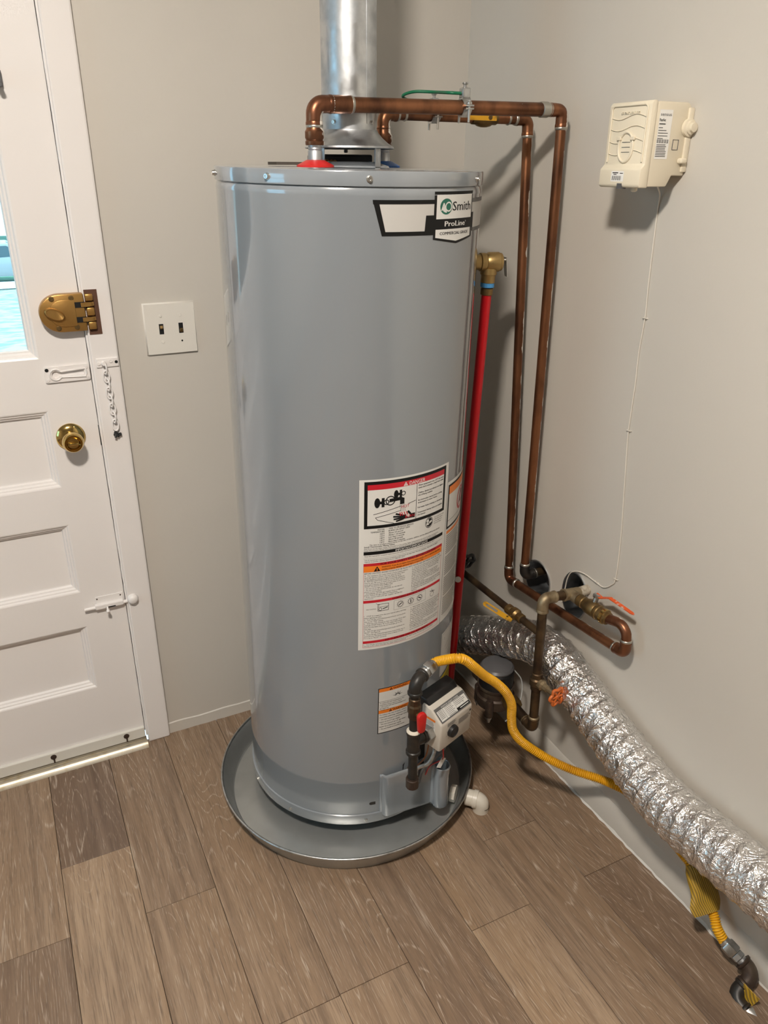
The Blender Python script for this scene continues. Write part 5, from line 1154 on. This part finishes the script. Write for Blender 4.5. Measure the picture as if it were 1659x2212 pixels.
# ================================================================== GAS LINE
tphi_ = G(0.330, -0.114, 0)
gx, gy = tphi_.x, tphi_.y
def GV(z): return Vector((gx, gy, z)) + (W(0, 0, z)-W(0, 0, 0.35)-Vector((0, 0, z-0.35)))*0.0
gl = thing('gas_line', (gx, gy, 0.20), 'black iron gas fittings and yellow corrugated gas hose feeding the heater', 'gas line')
RI = 0.0107
tz_ = 0.346
cap = lathe([(0.0, 0), (0.0140, 0), (0.0152, 0.002), (0.0152, 0.024), (0.0135, 0.026), (0.0135, 0.028)], GV(0.213), Z_, 14); obj('drip_cap', cap, 'brown_iron', gl, 30)
pipe('drip_nipple', GV(0.235), GV(tz_-0.02), RI, 'black_iron', gl)
teeG = GV(tz_); dG = (G(0.328, -0.085, 0.352)-teeG).normalized()
bm = lathe([(RI, -0.034), (0.0168, -0.034), (0.0168, -0.027), (0.0145, -0.025), (0.0145, 0.018), (0.0165, 0.020), (0.0165, 0.026), (RI, 0.026)], teeG, Z_, 22); add_lathe(bm, [(0.0145, 0), (0.0145, 0.024), (0.0165, 0.025), (0.0165, 0.034), (0.011, 0.034)], teeG, dG, 22)
obj('gas_tee', bm, 'black_iron', gl, 30)
pipe('gas_stub', teeG+dG*0.025, G(0.328, -0.080, 0.352), RI, 'black_iron', gl)
obj('sealant', lathe([(RI, -0.001), (0.0155, 0), (0.0165, 0.003), (0.0120, 0.007), (RI, 0.008)], GV(tz_+0.025), Z_, 18), 'pipe_dope', gl, 60, 'dried white thread sealant')
pipe('gas_nipple', GV(tz_+0.03), GV(0.420), RI, 'black_iron', gl)
sv = obj('gas_shutoff', lathe([(0.0125, 0), (0.0135, 0.002), (0.0135, 0.014), (0.0155, 0.018), (0.0155, 0.034), (0.0130, 0.038), (0.0130, 0.052), (RI, 0.054)], GV(0.410), Z_, 10), 'old_pipe', gl, 30, 'brass gas cock with red lever')
rd = (CAM-GV(0.43)); rd.z = 0; rd.normalize(); rs = Vector((-rd.y, rd.x, 0)); rd2 = (rd*0.80+rs*0.60).normalized(); rs2 = Vector((-rd2.y, rd2.x, 0))
obj('cock_stem', lathe(cyl_prof(0.006, 0.012, 0.022), GV(0.428), rd2, 10), 'brass_dull', sv, 40)
hcx = GV(0.430)+rd2*0.022; pts = []
for k in range(13): a = math.radians(0+180*k/12); pts.append(hcx+rs2*0.0115*math.cos(a)+Z_*0.0115*math.sin(a))
for k in range(9): a = math.radians(180+180*k/8); pts.append(hcx+rs2*0.0085*math.cos(a)+Z_*(-0.036+0.005*math.sin(a)))
obj('red_lever', prism(pts, rd2, 0.010, 0.0025), 'red_plastic', sv, 40, 'red lever')
pipe('upper_nipple', GV(0.462), GV(0.476), RI, 'black_iron', gl)
eG = GV(0.505); dE = Vector((0.885, 0.465, 0.06)).normalized()
elbow('street_elbow', eG, Z_, dE, 0.0142, 0.020, 'black_iron', gl, 0.010, 0.0022)
u0 = eG+dE*0.026
bm = lathe([(0.0120, 0), (0.0135, 0.002), (0.0120, 0.004), (0.0135, 0.006), (0.0120, 0.008), (0.0135, 0.011), (0.0120, 0.013), (0.0120, 0.018)], u0, dE, 20); hexnut(bm, u0+dE*0.017, dE, 0.0165, 0.020); add_lathe(bm, cyl_prof(0.0135, 0.036, 0.045, 0.001), u0, dE, 20)
obj('union', bm, 'zinc', gl, 30, 'galvanised union')
def csst(name, pts, r, amp, pitch, parent):
    P, st = resample(smooth_path(pts, 0.004), pitch/6)
    prof = [1, 0.75, -0.2, -1.0, -0.2, 0.75]
    return obj(name, sweep(P, lambda i, a: r+amp*prof[i % 6], 18), 'yellow_csst', parent, 60, 'yellow corrugated gas hose')
ue = u0+dE*0.042
hose = [ue, ue+dE*0.014, at(985, 1422, 1.66), at(1005, 1426, 1.67), at(1022, 1439, 1.69), at(1046, 1459, 1.73), at(1071, 1475, 1.765), at(1093, 1496, 1.79), at(1105, 1522, 1.815), at(1105, 1550, 1.84), at(1108, 1576, 1.86), at(1123, 1598, 1.875), at(1148, 1617, 1.885), at(1186, 1640, 1.885), at(1236, 1663, 1.87), at(1299, 1684, 1.845), at(1330, 1697, 1.82), at(1358, 1713, 1.80), at(1395, 1750, 1.76), at(1440, 1802, 1.70), at(1478, 1848, 1.645), at(1494, 1872, 1.63), at(1518, 1925, 1.61), at(1541, 1975, 1.595), at(1549, 2005, 1.585), at(1564, 2033, 1.58)]
csst('gas_hose', hose, 0.0097, 0.0015, 0.0048, gl)
# tape wrapped round the hose near its lower end
tp0, tp1 = at(1491, 1868, 1.625), at(1532, 1972, 1.590)
ta = (tp1-tp0); tL = ta.length; ta.normalize(); side = Vector((0, 0, 0)); side = (RIGHT-ta*RIGHT.dot(ta)).normalized(); dep_ = ta.cross(side)
bm = bmesh.new(); rings = []
for k in range(25):
    t = k/24; wL = 0.009+0.022*min(1, t*1.25)+0.003*math.sin(t*9); wR = 0.010+0.026*math.sin(math.pi*min(1, t*0.86))**0.8; th = 0.012+0.004*math.sin(t*5)
    c = tp0+ta*tL*t; ring = []
    for i in range(32):
        a = 2*math.pi*i/32; x = math.cos(a); y = math.sin(a); wd = wR if x > 0 else wL
        rr = 1+0.10*noise.noise(Vector((a*4, t*3, 2)))
        pt = c+side*x*wd*rr+dep_*y*th*rr
        if pt.x > -0.012: pt.x = -0.012
        ring.append(pt)
    rings.append(ring)
add_rings(bm, rings); tpo = obj('tape_wrap', bm, 'yellow_paint', gl, 60, 'crumpled yellow tape wrapped round the hose')
mtt = M('yellow_tape', (0.40, 0.24, 0.025), 0.5); nt = mtt.node_tree; b_ = nt.nodes['Principled BSDF']
tc_ = nd(nt, 'ShaderNodeTexCoord'); dt_ = nd(nt, 'ShaderNodeVectorMath', operation='DOT_PRODUCT'); dt_.inputs[1].default_value = tuple(side*1.0); nt.links.new(tc_.outputs['Object'], dt_.inputs[0])
nz_ = nd(nt, 'ShaderNodeTexNoise'); nz_.inputs['Scale'].default_value = 14; nt.links.new(tc_.outputs['Object'], nz_.inputs['Vector'])
ma_ = nd(nt, 'ShaderNodeMath', operation='MULTIPLY_ADD'); ma_.inputs[1].default_value = 1500.0; nt.links.new(dt_.outputs['Value'], ma_.inputs[0])
mb_ = nd(nt, 'ShaderNodeMath', operation='MULTIPLY'); mb_.inputs[1].default_value = 22.0; nt.links.new(nz_.outputs['Fac'], mb_.inputs[0]); nt.links.new(mb_.outputs[0], ma_.inputs[2])
si_ = nd(nt, 'ShaderNodeMath', operation='SINE'); nt.links.new(ma_.outputs[0], si_.inputs[0])
wv = nd(nt, 'ShaderNodeMath', operation='MULTIPLY_ADD'); wv.inputs[1].default_value = 0.5; wv.inputs[2].default_value = 0.5; nt.links.new(si_.outputs[0], wv.inputs[0])
n_ = nd(nt, 'ShaderNodeTexNoise'); n_.inputs['Scale'].default_value = 18; nt.links.new(tc_.outputs['Object'], n_.inputs['Vector'])
mx = nd(nt, 'ShaderNodeMix', data_type='RGBA'); mx.inputs[6].default_value = (0.50, 0.30, 0.02, 1); mx.inputs[7].default_value = (0.15, 0.10, 0.03, 1)
ml = nd(nt, 'ShaderNodeMath', operation='MULTIPLY'); nt.links.new(wv.outputs[0], ml.inputs[0]); nt.links.new(n_.outputs['Fac'], ml.inputs[1]); ml2 = nd(nt, 'ShaderNodeMath', operation='MULTIPLY'); ml2.inputs[1].default_value = 1.7; nt.links.new(ml.outputs[0], ml2.inputs[0]); nt.links.new(ml2.outputs[0], mx.inputs[0]); nt.links.new(mx.outputs[2], b_.inputs['Base Color'])
bp_ = nd(nt, 'ShaderNodeBump'); bp_.inputs['Strength'].default_value = 0.5; bp_.inputs['Distance'].default_value = 0.002; nt.links.new(wv.outputs[0], bp_.inputs['Height']); nt.links.new(bp_.outputs[0], b_.inputs['Normal'])
tpo.data.materials[0] = mtt
# fittings at the lower end
h_e = at(1564, 2033, 1.58); h_f = at(1612, 2085, 1.555); dF = (h_f-h_e).normalized()
bm = lathe(cyl_prof(0.0115, -0.002, 0.006, 0.001), h_e, dF, 18); hexnut(bm, h_e+dF*0.005, dF, 0.0165, 0.022); obj('hose_nut', bm, 'zinc', gl, 30)
bm = bmesh.new(); hexnut(bm, h_e+dF*0.028, dF, 0.0135, 0.012); add_lathe(bm, cyl_prof(0.0105, 0.038, 0.056, 0.001), h_e, dF, 18); obj('hose_adapter', bm, 'galv', gl, 30)
e1 = h_e+dF*0.075; dD = Vector((-0.30, -0.50, -0.62)).normalized()
e1t = at(1634, 2112, 1.535)
dD = (at(1598, 2142, 1.535)-e1t).normalized(); dD = (dD-dF*dD.dot(dF)).normalized()
elbow('lower_elbow', e1, dF, dD, 0.0152, 0.020, 'brown_iron', gl, 0.010, 0.0024)
e2 = e1+dD*0.062
pipe('close_nipple', e1+dD*0.02, e2, 0.0118, 'black_iron', gl)
dX = (dF*0.85+Vector((0.0, -0.25, 0.30))); dX = (dX-dD*dX.dot(dD)).normalized()
elbow('lower_elbow', e2, dD, dX, 0.0152, 0.020, 'black_iron', gl, 0.012, 0.0024)
bm = lathe([(0.0125, 0), (0.0165, 0.004), (0.0165, 0.030), (0.012, 0.034), (0.012, 0.06)], e2+dX*0.030, dX, 12); lc = obj('floor_cock', bm, 'zinc', gl, 30)
tpq = e2+dX*0.022-dD*0.012
bm = prism([tpq-dX*0.006-dF*0.0, tpq+dX*0.012+Vector((0, 0, 0.004)), tpq+dX*0.03+Vector((0.004, 0.010, 0.034)), tpq+dX*0.006+Vector((0.002, 0.022, 0.034))], Vector((0.8, 0.4, 0.3)).normalized(), 0.002); obj('tape_tail', bm, 'yellow_tape', gl, None, 'loose end of old tape')
bm = box((-0.035, -0.006, -0.009), (0.030, 0.006, 0.009), 0.003); mtx = Matrix.Rotation(math.radians(-62), 3, 'Z'); bmesh.ops.rotate(bm, verts=bm.verts, cent=(0, 0, 0), matrix=mtx); bmesh.ops.translate(bm, verts=bm.verts, vec=at(1672, 2212, 1.50)); obj('cock_lever', bm, 'red_plastic', lc, None, 'red lever')

# ================================================================== METER TRANSMITTER BOX ON THE WALL
mb = thing('meter_transmitter', (-0.05, -0.70, 1.478), 'cream plastic meter transmitter box mounted on the right wall', 'meter box')
bx0, bxf = 0.0, -0.098
y_f, y_n = -0.650, -0.750       # far and near faces
z0b, z1b = 1.480, 1.615
prof = [(-0.002, z0b+0.018), (-0.030, z0b+0.018), (-0.040, z0b), (-0.088, z0b), (-0.088, z1b-0.006), (-0.080, z1b), (-0.012, z1b), (-0.002, z1b-0.010)]
bm = prism([Vector((x, y_n, z)) for x, z in prof], Y_, y_f-y_n, 0.0025); body = obj('box_body', bm, 'box_plastic', mb, 40)
obj('wall_flange', box((-0.012, y_n-0.004, z0b+0.024), (-0.0005, y_f+0.004, z1b-0.008), 0.002), 'box_plastic', mb, 40)
# front cover: upper recessed face with rim, lower stepped-out skirt
fp = [(-0.086, z0b-0.002), (-0.104, z0b-0.002), (-0.107, z0b+0.002), (-0.107, z0b+0.028), (-0.099, z0b+0.036), (-0.099, z1b-0.004), (-0.095, z1b+0.001), (-0.086, z1b+0.001)]
bm = prism([Vector((x, y_n-0.002, z)) for x, z in fp], Y_, y_f-y_n+0.004, 0.0020); cov2 = obj('front_cover', bm, 'box_plastic', mb, 40)
def on_cover(u, v, k): return Vector((-0.0992-0.0002*k, y_f-u, z0b+v))      # u grows toward the camera
bm = bmesh.new(); r_ = [on_cover(u, v, 4) for u, v in ((0.006, 0.040), (0.006, 0.126), (0.010, 0.130), (0.090, 0.130), (0.094, 0.126), (0.094, 0.040))]
add_sweep(bm, resample(r_, 0.004)[0], 0.0016, 8); obj('cover_rim', bm, 'box_plastic', cov2, 60)
for vz in (0.112, 0.094, 0.074, 0.055):
    pts = [on_cover(0.008+0.084*i/24, vz-0.004*math.sin(2*math.pi*i/24+0.2)*(1 if True else 0), 2) for i in range(25)]
    if vz < 0.08: 
        for seg_ in (pts[:8], pts[17:]): obj('wave_rib', sweep(seg_, 0.0009, 6), 'box_plastic', cov2, 60)
    else: obj('wave_rib', sweep(pts, 0.0009, 6), 'box_plastic', cov2, 60)
# finger recess: raised crescent rim round a darker scoop
pts = [on_cover(0.050+0.018*math.cos(math.radians(a)), 0.064+0.024*math.sin(math.radians(a)), 2) for a in range(-100, 262, 12)]
obj('scoop_rim', sweep(pts, 0.0024, 8), 'box_plastic', cov2, 60)
for i, vz in enumerate((0.072, 0.064, 0.056)): obj('scoop_line', sweep([on_cover(0.040, vz, 1), on_cover(0.060, vz, 1)], 0.0005, 6), 'grey_plastic', cov2)
for u in (0.033, 0.067): obj('scoop_tab', box(on_cover(u, 0.078, 0)-Vector((0.004, 0.005, 0.003)), on_cover(u, 0.078, 0)+Vector((0.001, 0.005, 0.003)), 0.001), 'box_plastic', cov2)
p = Print(on_cover, ['box_plastic']); p.text('sensus', 0.030, 0.1165, 0.0055, 'box_plastic', 4, width=0.046, bold=0.01)
pm = p.build('raised_name', cov2); md = pm.modifiers.new('raise', 'SOLIDIFY'); md.thickness = 0.0012; md.offset = 0
def on_skirt(u, v, k): return Vector((-0.1072-0.0002*k, y_f-u, z0b+v))
p = Print(on_skirt, ['paper']); p.rect(0.030, 0.062, 0.008, 0.025, 'paper', 0); p.rect(0.033, 0.048, 0.0215, 0.0230, 'ink', 1); p.rect(0.052, 0.060, 0.0210, 0.0222, 'ink', 1); p.rect(0.036, 0.044, 0.0190, 0.0202, 'ink', 1)
for i in range(15): p.rect(0.033+0.0016*i, 0.033+0.0016*i+(0.0005 if i % 3 else 0.0011), 0.0100, 0.0172, 'ink', 1)
p.build('cover_sticker', cov2, 'small white barcode sticker')
obj('skirt_notch', box((-0.1078, y_f-0.060, z0b-0.004), (-0.0965, y_f-0.048, z0b+0.005)), 'grey_plastic', cov2)
obj('drain_nub', lathe([(0.006, 0), (0.006, 0.006), (0.003, 0.008)], (-0.086, y_f-0.070, z0b-0.001), (0, 0, -1), 12), 'box_plastic', mb, 40)
def on_side(u, v, k): return Vector((-0.088+u, y_n-0.0004-0.0002*k-0.0022*0, z0b+v))
p = Print(on_side, ['paper']); p.rect(0.010, 0.040, 0.045, 0.122, 'paper', 0)
p.text('sensus', 0.0125, 0.1125, 0.0052, 'ink_grey', 1, width=0.025, bold=0.01); p.text('FlexNet', 0.0115, 0.1040, 0.0045, 'ink', 1, width=0.014, bold=0.015); p.rect(0.0115, 0.026, 0.0992, 0.1006, 'ink', 1)
for i, (a, b) in enumerate(((0.0115, 0.021), (0.0115, 0.030), (0.0115, 0.034), (0.0115, 0.034), (0.0115, 0.024))): p.rect(a, b, 0.0935-0.0042*i, 0.0947-0.0042*i, 'ink_grey', 1)
for i in range(18): p.rect(0.0115+0.0015*i, 0.0115+0.0015*i+(0.0005 if i % 4 else 0.0010), 0.0700, 0.0760, 'ink', 1)
for i in range(8): p.rect(0.0115, 0.036-0.004*random.random(), 0.0668-0.0026*i, 0.0680-0.0026*i, 'ink_grey', 1)
p.build('side_sticker', body, 'tall white sticker with barcode')
bm = bmesh.new(); q = on_side(0.0555, 0.0675, 1)
add_sweep(bm, [on_side(a, b, 0) for a, b in ((0.049, 0.060), (0.049, 0.076), (0.062, 0.076), (0.062, 0.060), (0.049, 0.060))], 0.0006, 6); obj('side_window', bm, 'grey_plastic', body)
bm = lathe([(0.0, 0), (0.0145, 0), (0.0145, 0.006), (0.011, 0.007), (0.011, 0.010), (0.0075, 0.011), (0.0075, 0.016), (0.0, 0.0165)], on_side(0.079, 0.0955, 0), (0, -1, 0), 24); obj('round_cap', bm, 'box_plastic', mb, 35)
obj('side_lug', box(on_side(0.066, 0.038, 0)-Vector((0, 0.010, 0)), on_side(0.080, 0.047, 0)+Vector((0, 0.002, 0)), 0.003), 'box_plastic', mb)
obj('screw_hole', lathe(cyl_prof(0.0025, 0, 0.0008), on_side(0.082, 0.118, 0), (0, -1, 0), 12), 'dark', mb)

# signal wire from the box down to the hole
wpts = [(1420, 402, -0.030), (1425, 420, -0.010), (1421, 450, -0.002), (1412, 520, -0.002), (1400, 620, -0.002), (1393, 687, -0.002), (1380, 760, -0.002), (1372, 830, -0.002), (1366, 870, -0.002), (1357, 935, -0.002), (1352, 1000, -0.002), (1346, 1090, -0.002), (1340, 1170, -0.002), (1330, 1249, -0.002), (1321, 1263, -0.002), (1305, 1269, -0.002), (1289, 1259, -0.002), (1268, 1243, -0.003), (1255, 1236, -0.005), (1243, 1234, -0.006), (1232, 1238, -0.006), (1225, 1252, -0.004), (1221, 1270, -0.002), (1214, 1300, -0.002)]
wpts = smooth_path([hit(u, v, 0, x) for u, v, x in wpts], 0.006)
sw_ = thing('signal_wire', hit(1330, 1251, 0, -0.002), 'thin cream wire stapled down the wall from the meter transmitter', 'wire')
obj('wire_run', sweep(wpts, 0.0016, 8), 'wire_white', sw_, 60)
for u, v in ((1393, 687), (1358, 930), (1330, 1251), (1288, 1258)):
    c = hit(u, v, 0, -0.003); obj('staple', sweep([c+Vector((0.003, 0.006, 0)), c+Vector((-0.001, 0.005, 0)), c+Vector((-0.001, -0.005, 0)), c+Vector((0.003, -0.006, 0))], 0.0013, 6), 'wire_white', sw_, 60)

# ================================================================== CEILING LAMP (above the photographer)
cl_ = thing('ceiling_lamp', (LAMP_POS.x, LAMP_POS.y, CEIL-0.09), 'round opal glass ceiling lamp in the middle of the room', 'lamp')
obj('lamp_base', lathe(cyl_prof(0.13, 0, 0.018, 0.003), (LAMP_POS.x, LAMP_POS.y, CEIL-0.018), Z_, 40), 'ceiling', cl_, 40)
obj('lamp_dome', lathe([(0.0005, -0.066), (0.04, -0.062), (0.07, -0.052), (0.092, -0.037), (0.10, -0.020), (0.10, -0.018)], (LAMP_POS.x, LAMP_POS.y, CEIL), Z_, 40), 'lamp_glass', cl_, 60)

# ================================================================== OUTSIDE, seen through the door window
bm = bmesh.new(); n = 30
rings = [[Vector((x, y, -0.25-0.0846*(y-0.4)+0.05*noise.noise(Vector((x*0.4, y*0.4, 0))))) for x in (-14, -8, -4, -2, 0, 2, 4, 8, 14)] for y in [0.4+1.1*i for i in range(n)]]
add_rings(bm, rings, False, False, False); struct('ground', bm, 'gravel', 60, 'pale stony yard sloping away outside the door')
bm = bmesh.new(); rings = [[Vector((x, y, -2.69-0.0*(y-33))) for x in (-26, -10, 0, 10, 26)] for y in (32.3, 40, 55)]
add_rings(bm, rings, False, False, False); struct('lawn', bm, 'lawn', None, 'green lawn beyond the yard')
cz = -2.62; cy = 31.2; cx0 = -1.2
car = thing('parked_car', (cx0, cy+0.9, cz), 'pale car parked in the yard outside the door window', 'car')
prof = [(-2.2, 0.25), (-2.25, 0.6), (-2.0, 0.80), (-1.2, 0.88), (-0.6, 1.38), (0.9, 1.42), (1.55, 0.95), (2.1, 0.88), (2.25, 0.6), (2.2, 0.25)]
obj('car_body', prism([Vector((cx0+x, cy, cz+z)) for x, z in prof], Y_, 1.7, 0.04), 'car_paint', car, 40)
obj('car_window', prism([Vector((cx0+x, cy-0.005, cz+z)) for x, z in ((-1.0, 0.92), (-0.55, 1.30), (0.10, 1.33), (0.10, 0.92))], Y_, 0.02), 'car_glass', car)
obj('car_window', prism([Vector((cx0+x, cy-0.005, cz+z)) for x, z in ((0.18, 0.92), (0.18, 1.33), (0.85, 1.34), (1.35, 0.97))], Y_, 0.02), 'car_glass', car)
for x in (-1.35, 1.35):
    wl = obj('wheel', lathe([(0.0, -0.02), (0.18, -0.02), (0.20, 0), (0.31, -0.01), (0.32, 0.02), (0.32, 0.2), (0.0, 0.2)], (cx0+x, cy, cz+0.32), Y_, 28), 'car_tire', car, 40)
for tx, ty, s, lab in ((-3.5, 48, 1.15, 'large round leafy tree beyond the lawn outside the door window'), (3.2, 51, 0.95, 'smaller round leafy tree beyond the lawn, standing apart from the larger one')):
    t = thing('tree', (tx, ty, -2.72), lab, 'tree', 'trees beyond the lawn')
    obj('trunk', lathe([(0.28*s, -0.05), (0.20*s, 1.2*s), (0.16*s, 2.6*s)], (tx, ty, -2.69), Z_, 10), 'bark', t, 60)
    bm = bmesh.new()
    for k in range(9):
        a = k*2.4; r = 1.5*s; c = Vector((tx+1.7*s*math.cos(a)*(k > 0), ty+1.4*s*math.sin(a)*(k > 0), -2.69+(3.2+0.75*(k % 4))*s))
        sph = bmesh.ops.create_icosphere(bm, subdivisions=2, radius=r)
        for v in sph['verts']: v.co = v.co*(1+0.22*noise.noise(v.co*1.6+Vector((k, 0, 0))))+c
    obj('crown', bm, 'leaf', t, 60)
